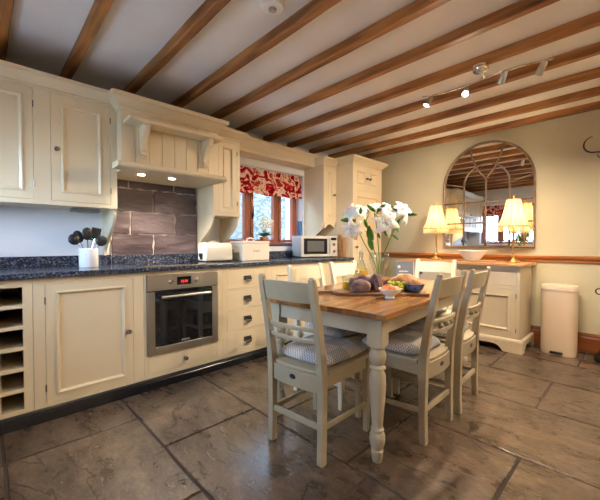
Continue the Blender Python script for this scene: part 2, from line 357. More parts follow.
# ---------------------------------------------------------------- room shell
XL, YF, YB, XR, ZC = -3.17, 4.32, -.42, 2.40, 2.45
bm = BM(); box(bm, XL-.4, XR+.4, YB-.4, YF+.3, -.10, -.006)
rows = [YB-.1, .07, .70, 1.30, 1.985, 2.65, 3.25, 3.82, YF+.1]
joints = [[-2.9, -1.9, -1.0, 0, .8, 1.7], [-2.19, -1.35, -.55, .35, 1.2, 2.0], [-2.50, -1.785, -.89, -.1, .7, 1.5], [-2.52, -1.62, -1.02, -.43, .4, 1.3, 2.0],
          [-2.55, -2.0, -1.25, -.62+.7, .8, 1.7], [-2.3, -1.35, -.49, .35, 1.2], [-2.6, -1.8, -.95, .12, 1.0, 1.9], [-2.2, -1.4, -.4, .5, 1.5]]
struct('floor', bm, MORTAR)
bm = BM(); g = .008
for r in range(8):
    xs = [XL-.1] + joints[r] + [XR+.1]
    for a, b_ in zip(xs, xs[1:]):
        dz = random.uniform(-.0015, .0015); ny = 6; nx = max(2, int((b_-a)/.12))
        x0, x1, y0, y1 = a+g, b_-g, rows[r]+g, rows[r+1]-g
        # slightly wavy outline
        pts = [(x0+(x1-x0)*i/nx, y0+random.uniform(-.003,.003)) for i in range(nx)] + [(x1+random.uniform(-.003,.003), y0+(y1-y0)*i/ny) for i in range(ny)] + \
              [(x1-(x1-x0)*i/nx, y1+random.uniform(-.003,.003)) for i in range(nx)] + [(x0+random.uniform(-.003,.003), y1-(y1-y0)*i/ny) for i in range(ny)]
        prism(bm, pts, 'z', -.02, dz)
o = struct('floor_flagstones', bm, FLAG, bevel=.003, label='riven brown flagstone paving laid in courses')
bm = BM(); box(bm, XL-.4, XR+.4, YB-.4, YF+.3, ZC, ZC+.15); struct('ceiling', bm, CEILM)
WY0, WY1, WZ0, WZ1 = 1.93, 3.11, 1.06, 1.99
T = .36
bm = BM()
ZL = 2.20; XL2 = -3.385
box(bm, XL-T, XL, YB-.3, WY0, 0, ZL); box(bm, XL-T, XL, WY1, YF+.3, 0, ZL); box(bm, XL-T, XL, WY0, WY1, 0, WZ0); box(bm, XL-T, XL, WY0, WY1, WZ1, ZL); box(bm, XL-T, XL2, YB-.3, YF+.3, ZL, ZC)
struct('wall_left', bm, WHITEW)
bm = BM(); box(bm, XL-T, XR+.3, YF, YF+.3, 0, ZC); struct('wall_far', bm, SAGE)
BX0, BX1, BZ0, BZ1 = -2.88, -1.52, 1.08, 2.03
bm = BM()
box(bm, XL2-.1, BX0, YB-.3, YB, 0, ZC); box(bm, BX1, XR+.3, YB-.3, YB, 0, ZC); box(bm, BX0, BX1, YB-.3, YB, 0, BZ0); box(bm, BX0, BX1, YB-.3, YB, BZ1, ZC)
struct('wall_back', bm, WHITEW)
bm = BM(); box(bm, XR, XR+.3, YB, YF, 0, ZC)
struct('wall_right', bm, SAGE)
# ceiling beams
k = 0
for yf in (-.29, .150, .54, .987, 1.41, 1.825, 2.246, 2.672, 3.075, 3.50, 3.92, 4.318):
    bm = BM(); n = 24; L0, L1 = XL2, XR
    rings = []
    for j in range(n+1):
        x = L0 + (L1-L0)*j/n; w0 = random.uniform(-.004, .004); w1 = random.uniform(-.004, .004)
        sec = [(yf-.062+w0, ZC), (yf-.062+w0, 2.392+w1), (yf-.054+w0, 2.386+w1), (yf-.006+w1, 2.388), (yf-.001+min(w1,0), 2.394), (yf-.001+min(w1,0), ZC)]
        rings.append([bm.verts.new((x, a, b)) for a, b in sec])
    for A, B in zip(rings, rings[1:]):
        for q in range(6): bm.faces.new((A[q], A[(q+1) % 6], B[(q+1) % 6], B[q]))
    bm.faces.new(rings[0]); bm.faces.new(rings[-1][::-1])
    k += 1; struct('trim_%d' % k, bm, BEAM, label='rough brown timber ceiling beam')
# dado rail, skirting
dado = [(0, .895), (.012, .895), (.016, .905), (.012, .912), (.018, .925), (.034, .938), (.036, .958), (.030, .965), (0, .968)]
bm = BM(); sweep(bm, [(XL+.35, YF), (XR, YF)], dado); struct('trim_17', bm, TRIMW, label='orange pine dado rail along the far wall')
skirt = [(0, .02), (.018, .02), (.018, .16), (.012, .172), (.015, .182), (.008, .20), (0, .205)]
bm = BM(); sweep(bm, [(XL+.35, YF), (XR, YF)], skirt); struct('baseboard_far', bm, SKIRTW)
bm = BM(); sweep(bm, [(BX1+.3, YB), (XL, YB)][::1], skirt); sweep(bm, [(XR, YB), (BX1+.3, YB)], skirt); struct('baseboard_back', bm, SKIRTW)
bm = BM(); sweep(bm, [(XR, YF), (XR, YB)], skirt); struct('baseboard_right', bm, SKIRTW)
# window over the sink
def framebox(bm, y0, y1, z0, z1, x0, x1, t):
    box(bm, x0, x1, y0, y0+t, z0, z1); box(bm, x0, x1, y1-t, y1, z0, z1); box(bm, x0, x1, y0+t, y1-t, z0, z0+t); box(bm, x0, x1, y0+t, y1-t, z1-t, z1)
W1 = structe('window_1', (XL, 0, 0), label='timber casement window over the worktop')
bm = BM(); framebox(bm, WY0, WY1, WZ0, WZ1, -.20, -.13, .045)
for c in (2.325, 2.765): box(bm, -.20, -.13, c-.022, c+.022, WZ0+.045, WZ1-.045)
obj('window_frame', bm, WINW, W1, bevel=.003)
for a, b_ in ((WY0+.047, 2.301), (2.349, 2.741), (2.789, WY1-.047)):
    bm = BM(); framebox(bm, a, b_, WZ0+.047, WZ1-.047, -.185, -.120, .038); c = obj('casement', bm, WINW, W1, bevel=.004)
    bm = BM(); box(bm, -.158, -.152, a+.036, b_-.036, WZ0+.083, WZ1-.083); obj('pane', bm, PANE, c)
bm = BM(); tube(bm, [(-.118, 2.37, 1.42), (-.095, 2.37, 1.42), (-.09, 2.365, 1.47), (-.092, 2.36, 1.54)], .006); box(bm, -.121, -.115, 2.358, 2.382, 1.39, 1.47)
obj('window_handle', bm, IRON, W1)
bm = BM(); box(bm, -.13, .012, WY0+.002, WY1-.002, WZ0+.0, WZ0+.022); obj('window_sill', bm, GRANITE, W1, bevel=.003)
# back window seen in the mirror
W2 = structe('window_2', (0, YB, 0), label='timber casement window in the wall behind')
def framex(bm, x0, x1, z0, z1, y0, y1, t):
    box(bm, x0, x0+t, y0, y1, z0, z1); box(bm, x1-t, x1, y0, y1, z0, z1); box(bm, x0+t, x1-t, y0, y1, z0, z0+t); box(bm, x0+t, x1-t, y0, y1, z1-t, z1)
bm = BM(); framex(bm, BX0, BX1, BZ0, BZ1, -.2, -.13, .05); box(bm, -2.475, -2.425, -.2, -.13, BZ0+.05, BZ1-.05); box(bm, -2.005, -1.955, -.2, -.13, BZ0+.05, BZ1-.05); obj('window_frame', bm, WINW, W2, bevel=.003)
for a, b_ in ((BX0+.052, -2.477), (-2.423, -2.007), (-1.953, BX1-.052)):
    bm = BM(); framex(bm, a, b_, BZ0+.052, BZ1-.052, -.185, -.12, .04); c = obj('casement', bm, WINW, W2, bevel=.003)
    bm = BM(); box(bm, a+.038, b_-.038, -.158, -.152, BZ0+.09, BZ1-.09); obj('pane', bm, PANE, c)
bm = BM(); box(bm, BX0-.03, BX1+.03, -.14, .02, BZ0-.025, BZ0-.001); obj('window_sill', bm, WHITEP, W2)
def roman_blind(name, label, w, h, loc, rz):
    bm = BM(); n = 40
    prof = [(0, 0), (.004, -.02), (.010, -h*.35), (.026, -h*.52), (.012, -h*.56), (.014, -h*.60), (.034, -h*.76), (.016, -h*.80), (.018, -h*.84), (.040, -h*.95), (.030, -h)]
    rings = []
    for i in range(n+1):
        x = w*i/n; s = .008*math.sin(i*.9) * 1; d = .016*math.sin(PI*i/n*3)**2
        rings.append([bm.verts.new((x, -o-(s*(-z/h))*.6, z - d*(-z/h)**2)) for o, z in prof] + [bm.verts.new((x, -o+.004-(s*(-z/h))*.6, z-d*(-z/h)**2)) for o, z in prof[::-1]])
    m = len(rings[0])
    for A, B in zip(rings, rings[1:]):
        for q in range(m): bm.faces.new((A[q], A[(q+1) % m], B[(q+1) % m], B[q]))
    bm.faces.new(rings[0]); bm.faces.new(rings[-1][::-1])
    t = thing(name, label, 'blind', loc, rz); obj('fabric', bm, FLORAL, t, smooth='all')
    bm = BM(); box(bm, 0, w, -.001, .028, -.026, .0); obj('headrail', bm, WHITEP, t); return t
roman_blind('roman_blind', 'red and cream floral roman blind hanging over the worktop window', WY1-WY0-.03, .30, (XL-.035, WY0+.01, 1.985), PI/2)
roman_blind('roman_blind', 'red floral roman blind on the window reflected in the arched mirror', BX1-BX0-.02, .26, (BX1-.01, YB-.04, 2.02), PI)
# outside
bm = BM(); box(bm, -5.6, -5.3, -1, 9, -.1, 3.2); struct('wall_garden', bm, STONE, label='pale garden stone wall seen through the window')
bm = BM(); box(bm, -30, 30, -30, 30, -.3, -.12); struct('ground', bm, mat('garden paving', (.35, .35, .33), .9))
# boxed pelmet over the window, plaster
cor = [(0, 2.075), (.10, 2.075), (.105, 2.10), (.12, 2.12), (.155, 2.165), (.175, 2.18), (.18, 2.215), (0, 2.215)]
bm = BM(); sweep(bm, [(XL, 3.12), (XL, 1.885)][::-1], [(o+.10, z) if o else (0, z) for o, z in cor]); struct('trim_13', bm, CREAM, label='cream boxed cornice bridging the cupboards over the window')
# slate splashback
bm = BM(); box(bm, XL, XL+.022, .80, 1.575, .92, 1.68); struct('trim_14', bm, GROUT, label='grout bed of the slate splashback')
bm = BM(); zs = [.99, 1.176, 1.374, 1.578, 1.78]; zs = [.79, .985, 1.18, 1.378, 1.58, 1.78]
for r in range(1, 5):
    z0, z1 = zs[r]+.005, zs[r+1]-.005
    if r == 0: continue
    off = (.44, .66, .46, .65, .443)[r]
    y = off
    off = [0, 1.15, .952, 1.15, .943][r]; cuts = [.802] + [c for c in (off-.4, off, off+.402, off+.8) if .83 < c < 1.55] + [1.573]
    for a, b_ in zip(cuts, cuts[1:]):
        zz1 = min(z1, 1.68)
        pts = []; m = 9
        J = lambda s=.007: random.uniform(-s, s)
        aa, bb = a+.006, b_-.006
        pts += [(aa+(bb-aa)*i/m, z0+J()) for i in range(m)] + [(bb+J(), z0+(zz1-z0)*i/5) for i in range(5)] + [(bb-(bb-aa)*i/m, zz1+J()*(zz1 < 1.67)) for i in range(m)] + [(aa+J(), zz1-(zz1-z0)*i/5) for i in range(5)]
        prism(bm, pts, 'x', XL+.02, XL+.034+J(.003))
# lowest course with the worktop
for a, b_ in ((.802, .95), (.95, 1.345), (1.345, 1.573)):
    pass
o = struct('trim_15', bm, SLATE, bevel=.003, label='purple brown slate tile splashback under the mantel')

# ---------------------------------------------------------------- joinery (local: width +x, front -y, up z)
def ringpanel(bm, x0, x1, z0, z1, y0, rings, back):
    """rings: (inset, depth) from the outer edge inwards; depth is +y"""
    R = []
    for ins, dp in [(0, back)] + rings:
        R.append([bm.verts.new(p) for p in ((x0+ins, y0+dp, z0+ins), (x1-ins, y0+dp, z0+ins), (x1-ins, y0+dp, z1-ins), (x0+ins, y0+dp, z1-ins))])
    for A, B in zip(R, R[1:]):
        for q in range(4): bm.faces.new((A[q], A[(q+1) % 4], B[(q+1) % 4], B[q]))
    bm.faces.new(R[0][::-1]); bm.faces.new(R[-1])
DOOR = lambda s: [(0, 0), (s, 0), (s+.002, -.007), (s+.010, -.008), (s+.016, -.002), (s+.022, .008), (s+.030, .009)]
FLAT = [(0, .001), (.001, 0)]
def knob(parent, x, z, y=0, m=None):
    bm = BM(); prof = [(.0, .0), (.013, 0), (.013, .003), (.006, .006), (.006, .014), (.013, .018), (.016, .024), (.012, .031), (0, .033)]
    lathe(bm, prof, n=16, M=Matrix.Translation((x, y, z)) @ Matrix.Rotation(PI/2, 4, 'X')); return obj('knob', bm, m or PEWTER, parent, smooth=True)
def drop_pull(parent, x, z, y=0):
    bm = BM(); box(bm, x-.042, x+.042, y-.004, y, z-.016, z+.024)
    tube(bm, [(x-.034, y-.004, z+.008), (x-.034, y-.018, z+.004), (x-.030, y-.022, z-.026), (x, y-.024, z-.032), (x+.030, y-.022, z-.026), (x+.034, y-.018, z+.004), (x+.034, y-.004, z+.008)], .0045, 6)
    box(bm, x-.026, x+.026, y-.020, y-.012, z-.030, z-.018)
    return obj('drawer_pull', bm, PEWTER, parent, bevel=.0015)
def hinge(parent, x, z):
    bm = BM(); tube(bm, [(x, -.002, z-.022), (x, -.002, z+.022)], .004, 6); return obj('hinge', bm, PEWTER, parent)
def door(root, x0, x1, z0, z1, stile=.055, knob_at=None, hinge_side=None, name='door', m=CREAM):
    bm = BM(); ringpanel(bm, x0+.002, x1-.002, z0+.002, z1-.002, 0, DOOR(stile), .02)
    d = obj(name, bm, m, root, bevel=0)
    if knob_at: knob(d, *knob_at)
    if hinge_side is not None:
        hx = x0+.0 if hinge_side == 0 else x1
        for z in (z0+(z1-z0)*.14, z0+(z1-z0)*.86): hinge(d, hx, z)
    return d
def drawer(root, x0, x1, z0, z1, pull='drop', m=CREAM):
    bm = BM(); ringpanel(bm, x0+.002, x1-.002, z0+.002, z1-.002, 0, [(0, .0005), (.001, 0)], .02)
    d = obj('drawer_front', bm, m, root)
    if pull == 'drop': drop_pull(d, (x0+x1)/2, (z0+z1)/2)
    elif pull: knob(d, (x0+x1)/2, (z0+z1)/2)
    return d
def face_frame(bm, w, z0, z1, holes):
    """front board with rectangular holes, built as a grid; holes (x0,x1,z0,z1)"""
    xs = sorted({0, w} | {h[0] for h in holes} | {h[1] for h in holes}); zs = sorted({z0, z1} | {h[2] for h in holes} | {h[3] for h in holes})
    for a, b_ in zip(xs, xs[1:]):
        for c, d in zip(zs, zs[1:]):
            cx, cz = (a+b_)/2, (c+d)/2
            if any(h[0] < cx < h[1] and h[2] < cz < h[3] for h in holes): continue
            box(bm, a, b_, 0, .022, c, d)
def carcass(root, w, d, z0, z1, holes, m=CREAM, solid=True):
    bm = BM(); face_frame(bm, w, z0, z1, holes)
    if solid: box(bm, 0, w, .0225, d, z0, z1)
    bmesh.ops.remove_doubles(bm, verts=bm.verts, dist=1e-5)
    return obj('cabinet_body', bm, m, root)
XF = -2.55; R90 = PI/2; ZB, ZT = .085, .884
D = abs(XL-XF)-.002
# left end base units
r = thing('wine_rack_unit', 'cream base unit with open bottle slots at the far left', 'wine rack', (XF, .02, 0), R90)
slots = [(.052, .155, ZT-.045-.105-.125*i, ZT-.045-.125*i) for i in range(6)]
bm = BM(); face_frame(bm, .20, ZB, ZT, slots)
box(bm, 0, .018, .022, D, ZB, ZT); box(bm, .182, .20, .022, D, ZB, ZT); box(bm, .018, .182, D-.02, D, ZB, ZT); box(bm, .018, .182, .022, D-.02, ZT-.02, ZT)
obj('cabinet_body', bm, CREAM, r)
for i in range(6):
    bm = BM(); z = slots[i][2]; box(bm, .018, .182, .0225, D-.02, z-.019, z); obj('shelf', bm, CREAM, r)
bm = BM(); box(bm, .019, .030, .0225, D-.02, ZB, ZT-.02); box(bm, .170, .181, .0225, D-.02, ZB, ZT-.02); obj('rack_lining', bm, DARKIN, r)
r = thing('base_cabinet', 'cream base cabinet with one large panelled door, left of the oven', 'cabinet', (XF, .222, 0), R90)
carcass(r, .636, D, ZB, ZT, [(.058, .566, .098, .850)])
door(r, .058, .566, .098, .850, .050, (.532, .47), 0)
r = thing('oven_housing_unit', 'cream oven housing with a shallow knobbed drawer below', 'cabinet', (XF, .860, 0), R90)
bm = BM(); H_ = [(.018, .606, .256, .864), (.03, .60, .118, .236)]; face_frame(bm, .655, ZB, ZT, H_)
box(bm, 0, .016, .022, D, ZB, ZT); box(bm, .639, .655, .022, D, ZB, ZT); box(bm, .016, .639, D-.016, D, ZB, ZT); box(bm, .016, .639, .0225, D-.016, .2365, .25); box(bm, .016, .639, .0225, D-.016, ZB, ZB+.015)
obj('cabinet_body', bm, CREAM, r); drawer(r, .03, .60, .118, .236, 'knob')
r = thing('drawer_unit', 'cream unit of four drawers with pewter drop handles, right of the oven', 'cabinet', (XF, 1.516, 0), R90)
dz = [(.690, .862), (.506, .678), (.314, .494), (.124, .302)]
carcass(r, .502, D, ZB, ZT, [(.044, .478, a, b_) for a, b_ in dz])
for a, b_ in dz: drawer(r, .044, .478, a, b_)
r = thing('sink_cabinet', 'cream double panelled door cabinet under the window', 'cabinet', (XF, 2.019, 0), R90)
carcass(r, .90, D, ZB, ZT, [(.045, .447, .098, .850), (.453, .855, .098, .850)])
door(r, .045, .447, .098, .850, .06, (.42, .5)); door(r, .453, .855, .098, .850, .06, (.48, .5))
r = thing('corner_drawer_unit', 'cream drawer unit below the microwave, against the tall cupboard', 'cabinet', (XF, 2.920, 0), R90)
carcass(r, .452, D, ZB, ZT, [(.03, .422, a, b_) for a, b_ in dz])
for a, b_ in dz: drawer(r, .03, .422, a, b_)
# unit hidden to the left of the frame
r = thing('base_cabinet', 'cream base cabinet in the corner left of the bottle slots', 'cabinet', (XF, YB+.002, 0), R90)
carcass(r, .436, D, ZB, ZT, [(.04, .40, .098, .850)]); door(r, .04, .40, .098, .85, .06, (.36, .5))
# plinth
pl = [(-.03, 0), (.012, 0), (.012, .055), (.008, .060), (.008, .070), (.003, .078), (.0, .084), (-.03, .084)]
bm = BM(); sweep(bm, [(XF, YB), (XF, 4.03)], pl); struct('trim_16', bm, BLACKP, label='black moulded plinth along the base units')
# worktop
t = thing('worktop', 'long blue black speckled granite worktop on the base units', 'worktop', (0, 0, 0))
bm = BM(); box(bm, XL+.002, -2.525, YB+.001, 3.372, .885, .920); obj('slab', bm, GRANITE, t, bevel=.004)
bm = BM(); box(bm, XL+.002, XL+.022, YB+.001, .799, .9205, 1.0); box(bm, XL+.0345, XL+.050, .80, 1.575, .9205, .995); box(bm, XL+.002, XL+.022, 1.577, 3.372, .9205, 1.0); box(bm, XL+.024, -2.62, YB+.001, YB+.02, .9205, 1.0)
obj('upstand', bm, GRANITE, t, bevel=.003)
t = thing('induction_hob', 'black glass hob with steel edge set in the worktop above the oven', 'hob', (-2.84, 1.18, .9205))
bm = BM(); box(bm, -.26, .26, -.30, .30, 0, .006); obj('glass_top', bm, OVENG, t, bevel=.002)
bm = BM(); box(bm, .2605, .266, -.306, .306, 0, .0075); box(bm, -.266, -.2605, -.306, .306, 0, .0075); box(bm, -.2605, .2605, -.306, -.3005, 0, .0075); box(bm, -.2605, .2605, .3005, .306, 0, .0075); obj('steel_trim', bm, CHROME, t)
# oven (front at local y -.012)
t = thing('built_in_oven', 'stainless steel built-in oven with black glass door and red display', 'oven', (XF, .878+.002, .2575), R90)
w_, h_ = .584, .604
bm = BM(); box(bm, .02, w_-.02, .03, .5, .02, h_-.02); obj('oven_case', bm, BLACK, t)
bm = BM(); box(bm, 0, w_, -.014, .004, .482, h_); pan = obj('control_panel', bm, STEEL, t, bevel=.002)
bm = BM(); box(bm, .225, .340, -.0165, -.0145, .515, .578); disp = obj('display', bm, OVENG, pan)
text_mesh('display_digits', '12:30', .026, REDLED, disp, (.2825, -.0172, .540), (PI/2, 0, 0))
for x in (.175, .385):
    bm = BM(); lathe(bm, [(0, 0), (.019, 0), (.019, .004), (.015, .006), (.014, .022), (0, .023)], n=20, M=Matrix.Translation((x, -.0145, .545)) @ Matrix.Rotation(PI/2, 4, 'X')); obj('control_knob', bm, CHROME, pan, smooth=True)
bm = BM()
framex(bm, 0, w_, 0, .474, -.014, .004, .055); od = obj('oven_door', bm, STEEL, t, bevel=.002)
bm = BM(); box(bm, .0552, w_-.0552, -.0125, .002, .0552, .472); 
obj('door_glass', bm, OVENG, od)
bm = BM(); box(bm, .0552, w_-.0552, -.0152, -.0143, .419, .474); obj('glass_top_band', bm, OVENG, od)
bm = BM(); tube(bm, [(.09, -.052, .435), (w_-.09, -.052, .435)], .011, 12)
for x in (.12, w_-.12): tube(bm, [(x, -.012, .435), (x, -.052, .435)], .007, 8)
obj('door_handle', bm, STEEL, od, smooth=True)
text_mesh('brand_lettering', 'BOSCH', .020, PALE, od, (w_/2, -.0132, .075), (PI/2, 0, 0))

# ---------------------------------------------------------------- wall cupboards
XU = -2.82; DU = abs(XL-XU)-.002
crown = [(0, 0), (.006, 0), (.010, .010), (.006, .015), (.014, .020), (.030, .038), (.050, .060), (.060, .066), (.064, .090), (0, .090)]
def crown_part(root, w, d, z, left=True, right=True, m=CREAM, s=1, ld=None):
    bm = BM(); path = []
    if left: path.append((0, ld or d))
    path += [(0, 0), (w, 0)]
    if right: path.append((w, d))
    sweep(bm, path, [(o*s, z+zz*s) for o, zz in crown]); box(bm, .0, w, .0, d, z+.001, z+.085*s); return obj('cornice', bm, m, root)
r = thing('wall_cupboard', 'cream two-door wall cupboard at the far left above the worktop', 'cupboard', (XU, YB+.002, 0), R90)
w_ = .762-YB
carcass(r, w_, DU, 1.362, 2.133, [(.06, .38, 1.392, 2.125), (.40, .68, 1.392, 2.125), (.772, 1.138, 1.392, 2.125)])
door(r, .06, .38, 1.392, 2.125, .05); door(r, .40, .68, 1.392, 2.125, .05, None, 1); door(r, .772, 1.138, 1.392, 2.125, .058, (.805, 1.745), 1)
crown_part(r, w_, DU, 2.134, False, False)
for x in (.42, 1.0):
    bm = BM(); box(bm, x-.09, x+.09, .12, .20, 1.334, 1.361); obj('under_light', bm, mat('grey light housing', (.22, .21, .2), .5), r)
def bracket_prof(dep, h, n=14):
    """side bracket outline in (y,z): deep at top (front y=0), sweeping back to the wall side y=dep"""
    pts = [(dep, 0), (dep, -h), (dep-.035, -h)]
    for i in range(n+1):
        a = i/n; y = dep-.035-(dep-.055)*(a**2.6 if a < .5 else 1-(1-a)**1.0*0-(1-a**1.4)*.0 - (1-a)*1.66*(1-.5**2.6)*(.5/.83)*1)
        z = -h + (h-.02)*a
        y = dep-.035 - (dep-.055)*(.5-.5*math.cos(PI*min(1, a*1.05)))
        pts.append((y, z))
    pts += [(.012, -.018), (.006, 0)]
    return pts
bm = BM(); prism(bm, bracket_prof(DU, .365), 'x', w_-.022, w_-.002); o = obj('bracket', bm, CREAM, r, loc=(0, 0, 1.3615))
# right of mantel
r = thing('wall_cupboard', 'narrow cream wall cupboard between the mantel shelf and the window', 'cupboard', (XU, 1.582, 0), R90)
carcass(r, .298, DU, 1.362, 2.10, [(.06, .264, 1.392, 2.075)])
door(r, .06, .264, 1.392, 2.075, .045, None, 1); crown_part(r, .298, DU, 2.101, False, True)
for x in (.002, .276):
    bm = BM(); prism(bm, bracket_prof(DU, .34), 'x', x, x+.02); obj('bracket', bm, CREAM, r, loc=(0, 0, 1.3615))
r = thing('wall_cupboard', 'narrow cream wall cupboard right of the window, above the microwave', 'cupboard', (XU, 3.127, 0), R90)
carcass(r, .244, DU, 1.372, 2.085, [(.045, .215, 1.40, 2.06)])
door(r, .045, .215, 1.40, 2.06, .035, (.193, 1.72), None); crown_part(r, .244, DU, 2.086, True, False)
for x in (.002, .222):
    bm = BM(); prism(bm, bracket_prof(DU, .33), 'x', x, x+.02); obj('bracket', bm, CREAM, r, loc=(0, 0, 1.3715))
bm = BM(); pts = [(.022, 0), (.022, -.09)] + [(.022+.2*i/10, -.09+.06*math.sin(PI*i/10)) for i in range(1, 10)] + [(.222, -.09), (.222, 0)]
prism(bm, pts, 'y', .004, .02); obj('apron', bm, CREAM, r, loc=(0, 0, 1.3715))
# tall cupboard
r = thing('tall_cupboard', 'tall cream larder cupboard at the end of the worktop', 'cupboard', (XF, 3.375, 0), R90)
w_ = .65
carcass(r, w_, D, ZB, 2.10, [(.03, .322, 1.81, 2.08), (.328, .62, 1.81, 2.08), (.03, .62, .12, 1.775)])
door(r, .03, .322, 1.81, 2.08, .05, (.29, 1.94)); door(r, .328, .62, 1.81, 2.08, .05, (.36, 1.94)); door(r, .03, .62, .12, 1.775, .065, (.07, 1.05), 1)
crown_part(r, w_, D, 2.101, True, True, s=1, ld=.200)
# mantel over the hob
t = thing('mantel_hood', 'cream boarded mantel over the hob with a bracketed shelf', 'mantel', (-2.72, .764, 0), R90)
MW, MD = .836-.02, .448
MW = 1.580-.764
bm = BM()
nb = 8; bw = MW/nb
for i in range(nb):
    box(bm, i*bw+.0015, (i+1)*bw-.0015, 0, .018, 1.69, 2.13)
box(bm, .001, MW-.001, .006, MD, 1.69, 2.13); obj('boarding', bm, CREAM, t, bevel=.002)
bm = BM(); pf = [(0, 2.10), (.008, 2.10), (.012, 2.112), (.008, 2.118), (.030, 2.140), (.055, 2.168), (.070, 2.176), (.074, 2.205), (0, 2.205)]
sweep(bm, [(0, .098), (0, 0), (MW, 0), (MW, .098)], pf); box(bm, 0, MW, 0, MD, 2.131, 2.2); obj('cornice', bm, CREAM, t)
bm = BM(); sh = [(0, 1.992), (.15, 1.992), (.16, 2.0), (.165, 2.018), (0, 2.018)]; prism(bm, [(-a, z) for a, z in sh], 'x', .018, MW-.045); obj('shelf', bm, CREAM, t, bevel=.002)
def corbel(x):
    bm = BM(); P = [(0, 0), (-.135, 0), (-.140, -.02), (-.128, -.045)]
    for i in range(11):
        a = i/10; P.append((-.128+.092*math.sin(a*PI/2)**.8, -.05-.13*a))
    P += [(-.040, -.195), (-.052, -.205), (-.052, -.222), (0, -.222)]
    prism(bm, P, 'x', x-.022, x+.022); box(bm, x-.036, x+.036, -.012, 0, -.235, 0); return obj('corbel', bm, CREAM, t, bevel=.002, loc=(0, -.0005, 1.9915))
corbel(.15); corbel(MW-.145)
bm = BM(); lp = [(0, 1.645), (.135, 1.645), (.150, 1.655), (.155, 1.672), (.145, 1.683), (.12, 1.690), (0, 1.690)]
sweep(bm, [(.001, .098), (.001, 0), (MW-.001, 0), (MW-.001, .098)], [(min(o, .155) if True else o, z) for o, z in lp] ) if False else None
prism(bm, [(-o, z) for o, z in lp] + [(MD, 1.690), (MD, 1.645)], 'x', -.0, MW); 
prism(bm, [(-o, z) for o, z in lp], 'x', -.06, -.0); 
o = obj('mantel_slab', bm, CREAM, t, bevel=.001)
bm = BM(); box(bm, .004, .022, .02, MD, .93, 1.644) if False else None; bm.free()
for y in (.163, .409):
    bm = BM(); lathe(bm, [(0, 0), (.028, 0), (.034, -.004), (.040, -.003), (.040, 0)], (y, .06, 1.6448), 20); dl = obj('downlight', bm, CHROME, t, smooth=True)
    bm = BM(); lathe(bm, [(0, -.0052), (.026, -.0052), (.026, -.001)], (y, .06, 1.6448), 20); obj('lens', bm, SPOTB, dl)
    point('mantel_lamp', (-2.72-.06, .764+y, 1.63), 26, (1, .88, .74), .02, spot=math.radians(125), rot=(0, 0, 0), blend=.8)

# ---------------------------------------------------------------- things on the worktop
WT = .9202
t = thing('utensil_crock', 'white ceramic crock on the worktop holding black utensils', 'crock', (-2.90, .585, WT))
bm = BM(); lathe(bm, [(0, 0), (.060, 0), (.063, .004), (.063, .138), (.060, .140), (.057, .136), (.057, .008), (0, .008)], n=32); obj('pot', bm, WHITEC, t, smooth=True)
ut = [('ladle', .01, .045, -.118, .27, 0), ('slotted_spoon', -.01, .03, -.075, .27, 1), ('serving_spoon', .01, .0, -.01, .30, 2), ('spatula', .0, -.02, .055, .29, 3), ('pasta_server', .015, -.05, .112, .255, 4), ('masher', -.02, .0, .03, .27, 5)]
lab = {'ladle': 'black ladle leaning furthest left in the white crock', 'slotted_spoon': 'black slotted spoon leaning left in the white crock', 'serving_spoon': 'black serving spoon standing tallest in the white crock',
       'spatula': 'black spatula standing just right of centre in the white crock', 'pasta_server': 'black spoon leaning furthest right in the white crock', 'masher': 'steel-shafted black masher at the back of the crock'}
for nm, a, b0, lean, hh, kd in ut:
    u = thing(nm, lab[nm], 'utensil', (-2.90+a, .585+b0*.6, WT+.012)); top = Vector((a*.3, lean, hh*.72))
    bm = BM(); tube(bm, [(0, 0, 0), top*.6, top], .0035, 6); obj('shaft', bm, CHROME, u)
    bm = BM(); M = Matrix.Translation(top) @ Matrix.Rotation(-math.atan2(lean, hh), 4, 'X')
    if kd in (0, 4): ball(bm, (0, 0, 0), .040, .35, 1, 1.05)
    elif kd in (1, 2): ball(bm, (0, 0, .02), .036, .3, 1, 1.35)
    elif kd == 3: box(bm, -.004, .004, -.032, .032, -.01, .075)
    else: 
        for q in range(4): tube(bm, [(0, -.03+.02*q, .0), (0, -.03+.02*q, .05)], .005, 6)
        box(bm, -.008, .008, -.035, .035, -.006, .004)
    for v in bm.verts: v.co = M @ v.co
    obj('head', bm, BLACK, u, smooth=kd < 3, bevel=.002 if kd == 3 else 0)
# toaster
t = thing('toaster', 'cream long-slot toaster with rounded shoulders on the worktop', 'toaster', (-2.86, 1.625, WT))
bm = BM(); P = [(-.075, .012), (-.082, .03), (-.082, .13), (-.072, .165), (-.045, .183), (.045, .183), (.072, .165), (.082, .13), (.082, .03), (.075, .012)]; prism(bm, P, 'y', -.142, .142); obj('body', bm, CREAMP, t, bevel=.012, smooth=True)
bm = BM(); box(bm, -.068, .068, -.135, .135, 0, .013); box(bm, -.07, .07, .1425, .156, .03, .12); obj('base', bm, BLACK, t)
bm = BM(); box(bm, -.022, .022, -.163, -.1425, .05, .085); lathe(bm, [(0, 0), (.02, 0), (.018, .014), (0, .016)], n=16, M=Matrix.Translation((0, -.1425, .045)) @ Matrix.Rotation(PI/2, 4, 'X')); obj('lever', bm, BLACK, t, bevel=.003)
bm = BM(); box(bm, -.035, -.010, -.11, .11, .179, .1838); box(bm, .010, .035, -.11, .11, .179, .1838); obj('slot', bm, BLACK, t)
